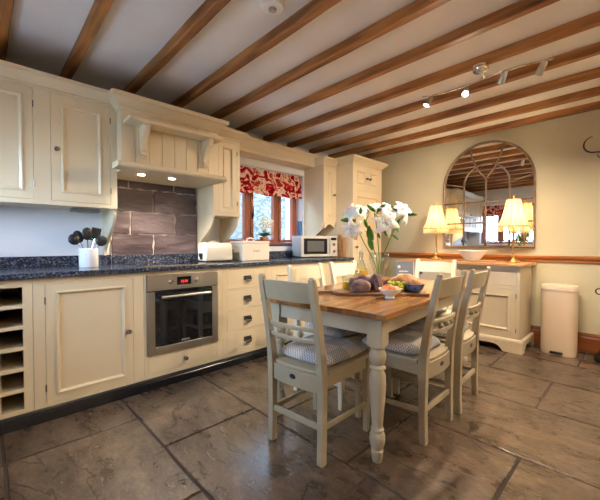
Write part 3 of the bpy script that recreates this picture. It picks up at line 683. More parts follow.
# kettle behind toaster
t = thing('kettle', 'cream kettle half hidden behind the toaster', 'kettle', (-3.03, 1.70, WT))
bm = BM(); lathe(bm, [(0, 0), (.078, 0), (.082, .01), (.080, .06), (.068, .15), (.055, .19), (.02, .205), (0, .207)], n=28); obj('body', bm, CREAMP, t, smooth=True)
bm = BM(); tube(bm, [(-.0, .055, .18), (0, .10, .19), (0, .115, .13), (0, .085, .05), (0, .075, .045)], .010, 10); obj('handle', bm, BLACK, t, smooth=True)
bm = BM(); tube(bm, [(0, -.06, .13), (0, -.09, .17), (0, -.10, .185)], [.022, .014, .010], 10); obj('spout', bm, CREAMP, t, smooth=True)
# bread bin
t = thing('bread_bin', 'square cream enamel bread bin with lettering on its front', 'bread bin', (-2.86, 2.02, WT), R90)
BW = .335
bm = BM(); box(bm, -.15, BW-.15, -.10, .13, 0, .175); obj('body', bm, CREAMP, t, bevel=.008)
bm = BM(); box(bm, -.153, BW-.147, -.103, .133, .1755, .200); lid = obj('lid', bm, CREAMP, t, bevel=.006)
bm = BM(); c = BW/2-.15; tube(bm, [(c-.045, .01, .200), (c-.04, .01, .222), (c, .01, .232), (c+.04, .01, .222), (c+.045, .01, .200)], .007, 8); obj('lid_handle', bm, CREAMP, lid, smooth=True)
text_mesh('lettering', 'bread', .034, mat('grey lettering', (.35, .33, .3), .6), t, (c, -.1005, .10), (PI/2, 0, 0))
# microwave
t = thing('microwave', 'silver microwave with black glass door on the worktop corner', 'microwave', (-2.80, 3.02, WT), R90-math.radians(20))
MWW = .50
bm = BM(); box(bm, -.25, .25, 0, .27, .012, .268); obj('case', bm, mat('pale steel casing', (.66, .66, .66), .35, .3), t, bevel=.006)
bm = BM(); box(bm, -.25, .14, -.022, -.0005, .012, .268); SILV = mat('silver microwave finish', (.62, .60, .56), .35, .35)
dd = obj('door', bm, SILV, t, bevel=.003)
bm = BM(); box(bm, -.215, .105, -.0245, -.0225, .045, .235); obj('door_glass', bm, OVENG, dd, bevel=.004)
bm = BM(); box(bm, -.17, .06, -.0255, -.0250, .075, .205); obj('window_mesh', bm, mat('grey mesh screen', (.10, .10, .10), .35), dd)
bm = BM(); tube(bm, [(.13, -.024, .05), (.13, -.045, .06), (.13, -.045, .22), (.13, -.024, .23)], .006, 8); obj('door_handle', bm, CHROME, dd, smooth=True)
bm = BM(); box(bm, .1415, .25, -.020, -.0005, .012, .268); cp = obj('control_panel', bm, SILV, t, bevel=.003)
bm = BM(); box(bm, .16, .235, -.0225, -.0205, .215, .245); obj('display', bm, OVENG, cp)
for z in (.165, .075):
    bm = BM(); lathe(bm, [(0, 0), (.019, 0), (.017, .015), (0, .016)], n=20, M=Matrix.Translation((.197, -.0205, z)) @ Matrix.Rotation(PI/2, 4, 'X')); obj('dial', bm, CHROME, cp, smooth=True)
bm = BM()
for x in (-.2, .2):
    for y in (.04, .23): lathe(bm, [(0, 0), (.014, 0), (.014, .0125), (0, .0125)], (x, y, 0), 12)
obj('foot', bm, RUBBER, t)
# boards and jar by the tall cupboard
for i, (x, hh, wd, m, lb) in enumerate(((-2.66, .26, .022, OAKZ, 'beech chopping board standing nearest the worktop front'), (-2.74, .29, .020, OAKX, 'darker brown chopping board standing behind the front one'), (-2.82, .24, .022, OAKZ, 'short beech chopping board standing at the back by the microwave'))):
    bm = BM(); P = [(-.006, 0), (.014, 0), (.014, hh), (-.006, hh)]
    box(bm, -.034, .034, 0, .022, 0, hh); 
    o = obj('chopping_board', bm, m, bevel=.004); o.location = (x, 3.345-.02*i*0-.0, WT); tag(o, lb, 'chopping board', 'chopping boards by the tall cupboard')
t = thing('storage_jar', 'clear glass storage jar with brown lid behind the microwave', 'jar', (-3.09, 3.305, WT))
bm = BM(); lathe(bm, [(0, 0), (.05, 0), (.052, .01), (.052, .25), (.046, .27), (.044, .26), (.048, .245), (.048, .012), (0, .008)], n=24); obj('glass', bm, CLEAR, t, smooth=True)
bm = BM(); lathe(bm, [(0, .2705), (.054, .2705), (.055, .295), (.05, .30), (0, .30)], n=24); obj('lid', bm, DARKW, t, smooth=True)
bm = BM(); lathe(bm, [(0, .013), (.046, .013), (.046, .15), (0, .155)], n=24); obj('contents', bm, mat('dry pasta', (.62, .40, .18), .8, noise=.3, nscale=60), t, smooth=True)
# blue panel on window reveal
bm = BM(); box(bm, -.07, .0, -.012, 0, 0, .225); o = obj('blue_board', bm, BLUEB, bevel=.003); o.location = (XL-.02, WY1-.002, 1.0825+.085); tag(o, 'slate blue panel fixed on the right reveal of the window', 'panel')
# ---------------------------------------------------------------- plants
def leafmesh(bm, base, d, L, W, bend=.3, up=Vector((0, 0, 1)), n=6, fold=.15):
    d = d.normalized(); side = d.cross(up); side = side if side.length > .1 else d.cross(Vector((1, 0, 0))); side.normalize(); nor = side.cross(d)
    rows_ = []
    for i in range(n+1):
        a = i/n; w = W*math.sin(PI*min(.98, a*.92+.06))**.8; c = base + d*L*a - nor*bend*L*a*a
        rows_.append([bm.verts.new(c - side*w/2 + nor*fold*w), bm.verts.new(c), bm.verts.new(c + side*w/2 + nor*fold*w)])
    for A, B in zip(rows_, rows_[1:]):
        for k_ in range(2): bm.faces.new((A[k_], A[k_+1], B[k_+1], B[k_]))
def solid(o, th=.0012):
    md = o.modifiers.new('solid', 'SOLIDIFY'); md.thickness = th; return o
def lily_flower(parent, c, face, size):
    size = size*1.15
    face = face.normalized(); a = face.cross(Vector((0, 0, 1))); a = a if a.length > .1 else Vector((1, 0, 0)); a.normalize(); b = a.cross(face)
    bm = BM()
    for k_ in range(6):
        th = k_*PI/3 + .3; rad = a*math.cos(th) + b*math.sin(th); d = (rad*.85 + face*.75).normalized()
        # petal: curve outwards; normal is face
        s = rad.cross(face).normalized(); n = 7; rws = []
        size_ = size; wd = size*(.62 if k_ % 2 else .46)
        for i in range(n+1):
            q = i/n; w = wd*math.sin(PI*min(.97, q*.88+.08))
            r_ = size*(.12*q + .98*q*q*.55 + .38*q); f_ = size*(.62*q - .62*q*q*q)
            p = c + rad*r_ + face*f_; rws.append([bm.verts.new(p - s*w/2 + face*w*.10), bm.verts.new(p), bm.verts.new(p + s*w/2 + face*w*.10)])
        for A, B in zip(rws, rws[1:]):
            for m_ in range(2): bm.faces.new((A[m_], A[m_+1], B[m_+1], B[m_]))
    f = obj('flower', bm, PETAL, parent, smooth='all'); solid(f, .001)
    bm = BM()
    for k_ in range(5):
        th = k_*2*PI/5; rad = a*math.cos(th) + b*math.sin(th); tip = c + rad*size*.18 + face*size*.62
        ball(bm, tip, size*.028, 1, 1, 1.6, 1)
    obj('stamen', bm, STAMEN, f, smooth='all')
    return f
# windowsill plant
PX, PY, PZ = XL-.062, 2.50, 1.0825
t = thing('potted_orchid', 'white flowering plant in a terracotta pot on the window sill', 'plant', (PX, PY, PZ))
bm = BM(); lathe(bm, [(0, 0), (.038, 0), (.050, .075), (.055, .077), (.055, .092), (.048, .092), (.046, .08), (0, .078)], n=24); obj('pot', bm, TERRA, t, smooth=True)
bm = BM()
for k_ in range(10):
    th = -1.3+2.6*k_/9; d = Vector((math.cos(th*1.2)*.5+.1, math.sin(th), .75)); leafmesh(bm, Vector((0, 0, .085)), d, .11+.02*(k_ % 3), .06, .5)
solid(obj('leaves', bm, mat('teal green leaf', (.03, .22, .12), .4, noise=.3, nscale=20), t, smooth='all'))
bm = BM()
for k_ in range(9):
    rr_ = math.sqrt((k_+.5)/9); y = -.01+.105*rr_*math.cos(2.4*k_); z = .255+.075*rr_*math.sin(2.4*k_); tube(bm, [(0, 0, .08), (.01, y*.4, .16), (.03, y, z)], .0025, 5)
obj('stem', bm, STEMM, t)
bm = BM()
for k_ in range(9):
    rr_ = math.sqrt((k_+.5)/9); y = -.01+.105*rr_*math.cos(2.4*k_); z = .255+.075*rr_*math.sin(2.4*k_)
    for j in range(5):
        th = j*2*PI/5+k_; ball(bm, (.03+.004*j, y+.017*math.cos(th), z+.017*math.sin(th)), .014, .3, 1, 1, 1)
obj('blossom', bm, PETAL, t, smooth='all')
# ---------------------------------------------------------------- sideboard
SX0, SX1, SY, SD = -2.16, -.85, 3.83, .475
t = thing('sideboard', 'cream sideboard with oak top against the far wall under the mirror', 'sideboard', (SX0, SY, 0))
sw = SX1-SX0
hs = []
for a in (.03, .745):
    hs += [(a, a+.535, .668, .815), (a, a+.535, .155, .635)]
bm = BM(); face_frame(bm, sw, .10, .862, hs); box(bm, 0, sw, .0225, SD, .10, .862); obj('cabinet_body', bm, GREYC, t)
for a in (.03, .745):
    drawer(t, a, a+.535, .668, .815, 'knob', GREYC)
    door(t, a, a+.535, .155, .635, .06, None, 1 if a > .5 else 0, m=GREYC)
bm = BM(); box(bm, -.04, sw+.045, -.045, SD, .863, .893); obj('oak_top', bm, OAKX, t, bevel=.006)
# plinth with bracket feet
def foot_prof(w, fw=.17):
    P = [(0, 0), (fw, 0)]
    for i in range(7): a = i/6; P.append((fw+.02+.04*a, .028+.03*math.sin(a*PI/2)))
    P.append((fw+.08, .066)); P.append((w-fw-.08, .066))
    for i in range(7): a = 1-i/6; P.append((w-(fw+.02+.04*a), .028+.03*math.sin(a*PI/2)))
    P += [(w-fw, 0), (w, 0), (w, .115), (0, .115)]; return P
bm = BM(); prism(bm, [(x-.02, z) for x, z in foot_prof(sw+.05)], 'y', -.022, -.0005); pl_ = obj('plinth', bm, GREYC, t, bevel=.003)
bm = BM(); P = [(y, z) for y, z in foot_prof(SD+.022, .10)]
prism(bm, [(y-.0215, z) for y, z in P], 'x', sw+.0005, sw+.0305); obj('side_plinth', bm, GREYC, t, bevel=.003)
bm = BM(); prism(bm, [(y-.0215, z) for y, z in P], 'x', -.0205, -.0005); obj('side_plinth', bm, GREYC, t, bevel=.003)
bm = BM(); sweep(bm, [(-.0205, SD), (-.0205, -.022), (sw+.0305, -.022), (sw+.0305, SD)], [(-.02, .1155), (.0, .1155), (-.006, .128), (-.014, .133), (-.02, .138)]) ; obj('plinth_moulding', bm, GREYC, t)
ST = .8935
def lamp(name, label, loc):
    t = thing(name, label, 'lamp', loc, 0, 'table lamps on the sideboard')
    bm = BM(); lathe(bm, [(0, 0), (.072, 0), (.074, .008), (.060, .016), (.050, .024), (.030, .034), (.018, .044), (.014, .055), (.020, .065), (.014, .075), (.012, .10), (.011, .30), (.016, .315), (.020, .322), (.014, .332), (.012, .36), (.018, .372), (.010, .385), (0, .386)], n=24)
    obj('stem', bm, BRASS, t, smooth=True)
    bm = BM(); n = 64; rings = []
    pr_ = [(.144, .385), (.138, .395), (.114, .44), (.094, .50), (.079, .57), (.067, .635), (.062, .665)]
    for r_, z in pr_:
        sc = 1
        rings.append([bm.verts.new(((r_*(1+.09*abs(math.sin(k_*PI/8)) - .02 + .012*(k_ % 2)))*math.cos(2*PI*k_/n), (r_*(1+.09*abs(math.sin(k_*PI/8)) - .02 + .012*(k_ % 2)))*math.sin(2*PI*k_/n), z)) for k_ in range(n)])
    for A, B in zip(rings, rings[1:]):
        for k_ in range(n): bm.faces.new((A[k_], A[(k_+1) % n], B[(k_+1) % n], B[k_]))
    s_ = obj('lamp_shade', bm, SHADE, t, smooth='all'); solid(s_, .0015)
    bm = BM(); tr = mat('gold shade trim', (.55, .36, .14), .6) if 'gold shade trim' not in bpy.data.materials else bpy.data.materials['gold shade trim']
    for rr, z in ((.143, .383), (.063, .667)):
        tube(bm, [(rr*math.cos(2*PI*k_/32), rr*math.sin(2*PI*k_/32), z) for k_ in range(33)], .004, 6)
    for k_ in range(8):
        a = 2*PI*k_/8; tube(bm, [((r_*.985+.001)*math.cos(a), (r_*.985+.001)*math.sin(a), z) for r_, z in pr_], .0028, 5)
    obj('trim_band', bm, tr, s_)
    bm = BM()
    for k_ in range(60):
        a = 2*PI*k_/60; x, y = .144*math.cos(a), .144*math.sin(a); L_ = .038+.010*(k_ % 2)
        tube(bm, [(x, y, .381), (x, y, .381-L_)], .0035, 5)
        ball(bm, (x, y, .381-L_), .0055, 1, 1, 1.3, 1)
    obj('fringe', bm, SHADE, s_)
    bm = BM(); lathe(bm, [(0, .665), (.006, .668), (.010, .68), (.006, .69), (.012, .70), (.004, .712), (0, .715)], n=16); lathe(bm, [(.0, .664), (.012, .664), (.012, .668), (0, .668)], n=12)
    for a in (0, 2*PI/3, 4*PI/3): tube(bm, [(0, 0, .666), (.060*math.cos(a), .060*math.sin(a), .664)], .002, 5)
    obj('finial', bm, BRASS, s_, smooth=True)
    bm = BM(); tube(bm, [(0, 0, .386), (0, 0, .44)], .012, 10); ball(bm, (0, 0, .475), .026, 1, 1, 1.25); obj('bulb', bm, BULB, t, smooth='all')
    tube
    point('lamp_light', (0, 0, .53), 12, WARM, .035, t)
    return t
lamp('table_lamp', 'lit cream fringed table lamp at the left of the arched mirror', (-1.80, 4.07, ST))
lamp('table_lamp', 'lit cream fringed table lamp in front of the mirror\'s right edge', (-.97, 4.07, ST))
bm = BM(); box(bm, -.16, .19, -.10, .10, 0, .014); o = obj('wooden_board', bm, OAKX, bevel=.004); o.location = (-1.33, 4.02, ST+.0003); tag(o, 'thin oak board under the white bowl on the sideboard', 'board')
bm = BM(); lathe(bm, [(0, 0), (.075, 0), (.08, .006), (.13, .07), (.155, .105), (.152, .108), (.125, .073), (.075, .014), (0, .012)], n=36); o = obj('serving_bowl', bm, WHITEC, smooth=True); o.location = (-1.36, 4.02, ST+.0145); tag(o, 'wide white ceramic bowl on the sideboard between the lamps', 'bowl')
# ---------------------------------------------------------------- arched mirror
MX, MZ0, MZS, MR = -1.312, 1.055, 1.80, .485
t = thing('arched_mirror', 'arched window-style wall mirror with rusty metal frame over the sideboard', 'mirror', (MX, YF-.004, 0))
bm = BM(); n = 40
out = [(-MR+.01, MZ0+.01), (MR-.01, MZ0+.01)] + [((MR-.01)*math.cos(PI*i/n), MZS+(MR-.01)*math.sin(PI*i/n)) for i in range(n+1)]
prism(bm, out, 'y', -.010, -.002); obj('mirror_glass', bm, MIRROR, t)
bm = BM()
path = [(-MR, MZ0), (MR, MZ0)] + [(MR*math.cos(PI*i/n), MZS+MR*math.sin(PI*i/n)) for i in range(n+1)]
m = len(path); rings = []
for i in range(m):
    p0, p, p1 = Vector(path[i-1]), Vector(path[i]), Vector(path[(i+1) % m]); d0 = (p-p0).normalized(); d1 = (p1-p).normalized(); nn = Vector((d0.y+d1.y, -d0.x-d1.x)); nn = nn/nn.length_squared*2
    rings.append([bm.verts.new((p.x+nn.x*o_, y_, p.y+nn.y*o_)) for o_, y_ in ((.006, 0), (.008, -.03), (0, -.036), (-.012, -.03), (-.016, -.012), (-.016, 0))])
for i in range(m):
    A, B = rings[i], rings[(i+1) % m]
    for q in range(6): bm.faces.new((A[q], A[(q+1) % 6], B[(q+1) % 6], B[q]))
obj('frame', bm, RUST, t, smooth=True)
bm = BM(); bar = lambda pts: tube(bm, [(x, -.018, z) for x, z in pts], .0085, 6)
for x in (-.245, 0, .245): bar([(x, MZ0+.01), (x, MZS-.01 if x else MZS+.06)])
for z in (1.34, 1.59): bar([(-MR+.01, z), (MR-.01, z)])
for s in (-1, 1):
    bar([(s*.245, MZS-.01), (s*(MR-.01), MZS+.045)])
    bar([(0, MZS+.06), (s*.085, MZS+.16), (s*.145, MZS+.30), (s*.185, MZS+.44)])
bar([(.245*math.cos(PI*i/16), MZS-.01+.245*math.sin(PI*i/16)) for i in range(17)])
obj('glazing_bars', bm, RUST, t, smooth='all')
# ---------------------------------------------------------------- pedal bin
t = thing('pedal_bin', 'tall blush cream pedal bin standing against the far wall', 'bin', (-.585, 4.15, 0))
bm = BM(); bp_ = lambda s, z: [(x*s, y*s, z) for x, y in [(.145*math.copysign(abs(math.cos(a))**.8, math.cos(a)), .125*math.copysign(abs(math.sin(a))**.8, math.sin(a))) for a in [2*PI*i/40 for i in range(40)]]]
def stack(bm, secs):
    rs = [[bm.verts.new(p) for p in bp_(s, z)] for s, z in secs]
    for A, B in zip(rs, rs[1:]):
        for q in range(40): bm.faces.new((A[q], A[(q+1) % 40], B[(q+1) % 40], B[q]))
    bm.faces.new(rs[0][::-1]); bm.faces.new(rs[-1])
stack(bm, [(.97, .001), (.985, .012), (1, .03), (1, .628)]); obj('bin_body', bm, BINP, t, smooth=True)
bm = BM(); stack(bm, [(.96, .6285), (.96, .634), (1.035, .635), (1.035, .672), (1.0, .684), (.8, .688)]); obj('lid', bm, BINP, t, smooth=True)
bm = BM(); box(bm, -.05, .05, -.150, -.1215, .022, .042); obj('pedal', bm, BLACK, t, bevel=.004)
# ---------------------------------------------------------------- iron pieces at the right edge
t = thing('candle_sconce', 'black wrought iron scrolled candle sconce on the far wall', 'sconce', (-.27, YF-.003, 2.0))
bm = BM()
arc = lambda cx, cz, r_, a0, a1, n=16: [(cx+r_*math.cos(math.radians(a0+(a1-a0)*i/n)), -.03, cz+r_*math.sin(math.radians(a0+(a1-a0)*i/n))) for i in range(n+1)]
for s in (1, -1):
    P = arc(-.085, .055, .078, 100, 275, 18); P = [(s*x, y, z) for x, y, z in P] + [(s*-.04, -.03, -.028), (0, -.03, -.03)]
    tube(bm, P, [.003+.004*min(1, i/8) for i in range(len(P))], 8)
    P = arc(-.03, -.055, .028, 170, 330, 12); tube(bm, [(s*x, y, z) for x, y, z in P], .004, 6)
tube(bm, arc(0, .0, .036, 0, 360, 24), .003, 6)
obj('scroll', bm, IRON, t, smooth='all')
bm = BM(); ball(bm, (0, -.03, 0), .022, 1, 1, 1); tube(bm, [(0, 0, 0), (0, -.03, 0)], .008, 8); obj('boss', bm, IRON, t, smooth='all')
t = thing('fireside_stand', 'black iron ring-topped stand with a domed base at the right edge', 'stand', (-.205, 4.13, 0))
bm = BM(); lathe(bm, [(0, 0), (.105, 0), (.115, .02), (.11, .05), (.07, .10), (.02, .135), (.012, .15), (0, .15)], n=28); obj('base', bm, IRON, t, smooth=True)
bm = BM(); tube(bm, [(0, 0, .14), (0, 0, .70)], .008, 8); tube(bm, [(-.06, 0, .645), (0, 0, .645), (.06, 0, .645)], .006, 6)
for s in (-1, 1): tube(bm, [(s*.082+.026*math.cos(2*PI*i/16), 0, .650+.026*math.sin(2*PI*i/16)) for i in range(17)], .006, 6)
obj('pole', bm, IRON, t, smooth='all')
# ---------------------------------------------------------------- track spotlight and smoke alarm
t = thing('track_spotlight', 'curved steel ceiling bar with four spotlights under the beams', 'spotlight', (-.85, 2.64, 2.385))
bm = BM(); lathe(bm, [(0, 0), (.055, 0), (.055, -.024), (.048, -.036), (0, -.038)], n=28); obj('canopy', bm, CHROME, t, smooth=True)
bm = BM(); nb = 16
bp2 = []
for i in range(nb+1):
    a = i/nb; bp2.append((-.49+.89*a, .095+.085*a+.05*math.sin(a*2*PI), -.038))
tube(bm, bp2, .006, 8); tube(bm, [(0, 0, -.02), (.0, bp2[8][1]*.6, -.045), bp2[8]], .006, 8); obj('bar', bm, CHROME, t, smooth='all')
def head(i, dirv, on):
    x, y, z = bp2[i]; d = Vector(dirv).normalized(); top = Vector((x, y, z-.035)); M = Matrix.Translation(top) @ d.to_track_quat('Z', 'Y').to_matrix().to_4x4()
    bm = BM(); lathe(bm, [(0, -.035), (.014, -.033), (.020, -.02), (.024, .03), (.026, .055), (.023, .055), (.021, .045), (0, .044)], n=20, M=M); tube(bm, [(x, y, z), (x, y, z-.03)], .005, 6)
    h = obj('spot_head', bm, STEEL, t, smooth=True)
    bm = BM(); lathe(bm, [(0, .050), (.020, .050), (.020, .046), (0, .046)], n=16, M=M); obj('lamp_lens', bm, SPOTB if on else SPOTB, h)
    q = (-d).to_track_quat('Z', 'Y').to_euler()
    p = point('track_lamp', top + d*.075, 70, WARMW, .025, t, spot=math.radians(130), rot=q, blend=.7)
head(1, (-.35, -.35, -.85), True); head(6, (.15, -.7, -.75), True); head(11, (-.45, .35, -.75), False); head(15, (-.5, .30, -.75), False)
t = thing('smoke_alarm', 'round white smoke alarm on the ceiling', 'smoke alarm', (-1.475, 1.205, ZC-.0005))
bm = BM(); lathe(bm, [(0, 0), (.068, 0), (.070, -.012), (.060, -.026), (.035, -.032), (0, -.033)], n=36); obj('casing', bm, WHITEP, t, smooth=True)
bm = BM(); lathe(bm, [(0, -.0335), (.022, -.0335), (.022, -.041), (.017, -.045), (0, -.045)], n=24); obj('sensor_grille', bm, mat('grey grille', (.45, .42, .40), .5), t, smooth=True)
# downlights added out of view in the right half, for warm fill light
for i, (x, y) in enumerate(((.75, .95), (.35, 2.60), (.50, 3.35))):
    t = thing('ceiling_downlight', ['round steel ceiling downlight nearest the camera', 'round steel ceiling downlight in the middle of the right half', 'round steel ceiling downlight near the far wall'][i], 'downlight', (x, y, ZC-.0005))
    bm = BM(); lathe(bm, [(0, 0), (.05, 0), (.05, -.006), (.036, -.01), (0, -.01)], n=24); obj('bezel', bm, CHROME, t, smooth=True)
    bm = BM(); lathe(bm, [(0, -.0105), (.032, -.0105), (.032, -.013), (0, -.0135)], n=20); obj('lens', bm, SPOTB, t)
    point('downlight_lamp', (0, 0, -.03), (60, 85, 55)[i], WARMW, .03, t, spot=math.radians(150), blend=.5)

for x, y, rz, lb in ((XR-.002, .9, -PI/2, 'plaster half-bowl uplighter on the right wall nearest the camera'), (XR-.002, 3.3, -PI/2, 'plaster half-bowl uplighter on the right wall near the far corner')):  # unseen uplighters added to brighten and warm the ceiling and beams
    t = thing('wall_uplighter', lb, 'wall light', (x, y, 1.72), rz)
    bm = BM(); P = [(0, 0), (.05, .01), (.09, .05), (.10, .09)]; n = 16; rs = []
    for r_, z in P: rs.append([bm.verts.new((max(r_, .004)*math.cos(PI+PI*k_/n)*1.2, max(r_, .004)*math.sin(PI+PI*k_/n), z)) for k_ in range(n+1)])
    for A, B in zip(rs, rs[1:]):
        for k_ in range(n): bm.faces.new((A[k_], A[k_+1], B[k_+1], B[k_]))
    solid_ = obj('bowl', bm, WHITEC, t, smooth='all'); md = solid_.modifiers.new('solid', 'SOLIDIFY'); md.thickness = .003
    bm = BM(); ball(bm, (0, -.045, .075), .014, 1.6, 1, 1); obj('bulb', bm, BULB, t, smooth='all')
    point('uplight_lamp', (0, -.05, .105), 330, WARMW, .03, t, spot=math.radians(160), rot=(PI, 0, 0), blend=.6)
# ---------------------------------------------------------------- table
TA = math.radians(5.0)
TU = Vector((math.cos(TA), math.sin(TA), 0)); TV = Vector((-math.sin(TA), math.cos(TA), 0)); T0 = Vector((-.832, 1.352, 0)) - TU*.43
TW, TL = .86, 1.65
t = thing('dining_table', 'oak-topped dining table with pale painted turned legs', 'table', (T0.x, T0.y, 0), TA)
bm = BM(); ch = .02; box(bm, -TW/2, TW/2, 0, TL, .733, .765); obj('tabletop', bm, OAK, t, bevel=.005)
bm = BM(); i0 = .045
box(bm, -TW/2+i0+.04, TW/2-i0-.04, i0+.015, i0+.037, .64, .7325); box(bm, -TW/2+i0+.04, TW/2-i0-.04, TL-i0-.037, TL-i0-.015, .64, .7325)
box(bm, -TW/2+i0+.015, -TW/2+i0+.037, i0+.04, TL-i0-.04, .64, .7325); box(bm, TW/2-i0-.037, TW/2-i0-.015, i0+.04, TL-i0-.04, .64, .7325)
TLEG = mat('table paint', (.48, .43, .325), .38, noise=.06, nscale=8)
obj('apron', bm, TLEG, t)
lp_ = [(.0, 0), (.020, 0), (.024, .004), (.031, .055), (.031, .062), (.026, .066), (.034, .085), (.040, .115), (.038, .140), (.030, .155), (.033, .162), (.033, .170), (.026, .176), (.028, .20), (.036, .30), (.042, .40), (.040, .44), (.030, .462), (.028, .468), (.040, .474), (.040, .482), (.028, .488), (.026, .492), (.036, .505), (.043, .525), (.043, .545), (.034, .566), (.030, .572), (.038, .578), (.040, .586), (0, .586)]
for sx in (-1, 1):
    for yy in (i0+.037, TL-i0-.037):
        x = sx*(TW/2-i0-.037); bm = BM(); lathe(bm, lp_, (x, yy, 0), 28); box(bm, x-.039, x+.039, yy-.039, yy+.039, .5865, .7325); obj('leg', bm, TLEG, t, smooth=True)
def tp(u, v, z=.7653): 
    p = T0 + TU*u + TV*v; return Vector((p.x, p.y, z))
# ---------------------------------------------------------------- chairs
def make_chair(paint):
    t = thing('dining_chair', 'x', 'chair')
    yb = lambda z: -.21 if z < .45 else -.21 - .085*((z-.45)/.48)**1.25
    for s in (-1, 1):
        zz = [0, .15, .3, .44, .52, .62, .72, .82, .90, .925, .935]
        bm = BM(); rbar(bm, [(s*.180, yb(z)+(.0 if z > .1 else -.004), z) for z in zz], [.038]*9+[.034, .022], [.036, .038, .042, .048, .044, .038, .034, .031, .028, .024, .014]); obj('back_post', bm, paint, t, bevel=.004)
    for s in (-1, 1):
        bm = BM(); rbar(bm, [(s*.195, .205, 0), (s*.197, .2, .44)], [.030, .040], [.030, .040]); obj('front_leg', bm, paint, t, bevel=.003)
    bm = BM(); P = [(-.222, .235), (.222, .235), (.230, .20), (.202, -.20), (.150, -.232), (0, -.245), (-.150, -.232), (-.202, -.20), (-.230, .20)]
    # notch so posts rise beside the seat
    P = [(-.215, .238), (.215, .238), (.226, .22), (.203, -.184), (.158, -.184), (.158, -.212), (.08, -.228), (0, -.233), (-.08, -.228), (-.158, -.212), (-.158, -.184), (-.203, -.184), (-.226, .22)]
    prism(bm, P, 'z', .441, .461); obj('seat', bm, paint, t, bevel=.004)
    bm = BM(); box(bm, -.175, .175, .195, .215, .375, .4405)
    for s in (-1, 1):
        prism(bm, [(s*.172, -.185), (s*.188, -.185), (s*.203, .18), (s*.187, .18)] if s > 0 else [(-.188, -.185), (-.172, -.185), (-.187, .18), (-.203, .18)], 'z', .375, .4405)
    obj('seat_rail', bm, paint, t)
    bm = BM(); curved_board(bm, -.160, .160, lambda x, z: -.212-.016*(1-(x/.16)**2), .352, lambda x: .4405, .018); br = obj('back_apron', bm, paint, t, bevel=.002)
    bm = BM(); lathe(bm, [(0, 0), (.022, 0), (.021, .002), (0, .0025)], n=20, sy=.6, M=Matrix.Translation((0, -.2373, .405)) @ Matrix.Rotation(PI/2, 4, 'X')); obj('maker_badge', bm, mat('dark blue badge', (.02, .025, .05), .3) if 'dark blue badge' not in bpy.data.materials else bpy.data.materials['dark blue badge'], br)
    bow = lambda x: -.020*(1-(x/.162)**2)
    bm = BM(); curved_board(bm, -.162, .162, lambda x, z: yb(z)+bow(x), lambda x: .805-.010*(x/.162)**2*0, lambda x: .905+.006*(1-(x/.162)**2), .017); obj('crest_rail', bm, paint, t, bevel=.003)
    for z in (.672, .612):
        bm = BM(); curved_board(bm, -.162, .162, lambda x, zq: yb(z)+bow(x)*1.3, z-.011, z+.011, .018); obj('back_rail', bm, paint, t, bevel=.004)
    for x in (-.075, 0, .075):
        bm = BM(); ball(bm, (x, yb(.642)+bow(x)*1.3, .642), .0175); obj('ball_spindle', bm, paint, t, smooth='all')
    for s in (-1, 1):
        bm = BM(); rbar(bm, [(s*.181, -.192, .180), (s*.195, .19, .160)], .016, .026); obj('side_stretcher', bm, paint, t, bevel=.003)
    bm = BM(); box(bm, -.162, .162, -.220, -.204, .168, .198); obj('back_stretcher', bm, paint, t, bevel=.003)
    bm = BM(); box(bm, -.178, .178, .195, .211, .255, .283); obj('front_stretcher', bm, paint, t, bevel=.003)
    return t
def make_cushion():
    bm = BM(); n = 14; rs = []
    def sup(u, v):  # pillow on a rounded trapezoid
        hw = .196+.012*v; return u*hw, v*.198
    def h(u, v):
        e = max(0, (1-abs(u)**4)*(1-abs(v)**4))**.45
        q = 1-.28*math.exp(-((u*3) % 2-1)**2*0)*0
        tuft = sum(math.exp(-((u-a)**2+(v-b)**2)/.02) for a in (-.4, .4) for b in (-.4, .4))
        return e*(1-.35*tuft)
    top = [[None]*(n+1) for _ in range(n+1)]; bot = [[None]*(n+1) for _ in range(n+1)]
    for i in range(n+1):
        for j in range(n+1):
            u = -1+2*i/n; v = -1+2*j/n; x, y = sup(u*(1-.08*v*v*abs(u)), v*(1-.08*u*u*abs(v))); hh = h(u, v)
            top[i][j] = bm.verts.new((x, y, .020+.046*hh)); 
            edge = i in (0, n) or j in (0, n); bot[i][j] = top[i][j] if edge else bm.verts.new((x, y, max(.0005, .016-.0155*min(1, hh*1.6))))
    for i in range(n):
        for j in range(n):
            bm.faces.new((top[i][j], top[i+1][j], top[i+1][j+1], top[i][j+1]))
            try: bm.faces.new((bot[i][j], bot[i][j+1], bot[i+1][j+1], bot[i+1][j]))
            except ValueError: pass
    o = obj('seat_cushion', bm, GING, smooth='all')
    return o
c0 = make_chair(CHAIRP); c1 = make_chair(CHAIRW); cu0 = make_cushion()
G = 'painted chairs around the dining table'
spec = [(-1.285, 1.396, 5.6, 'pale painted chair at the near end of the table, its back facing the camera', 'A'),
        (-1.040, 1.905, 91, 'nearer of the two pale chairs along the right side of the table', 'B'),
        (-1.045, 2.380, 93, 'farther of the two pale chairs along the right side, nearest the sideboard', 'C'),
        (-1.585, 1.88, -87, 'cream chair on the cupboard side of the table, in front of the window cabinet', 'D'),
        (-1.625, 2.41, -86, 'cream chair on the cupboard side, seen left of the juice bottle', 'E'),
        (-1.44, 3.01, 184, 'white painted chair at the far end of the table before the sideboard', 'F')]
cl = {'A': 'grey gingham cushion on the near-end chair', 'B': 'grey gingham cushion on the nearer right-hand chair', 'C': 'grey gingham cushion on the farther right-hand chair', 'D': 'grey gingham cushion on the chair before the window cabinet', 'E': 'grey gingham cushion on the chair behind the juice bottle', 'F': 'grey gingham cushion on the chair at the far end'}
used = {'p': False, 'w': False}
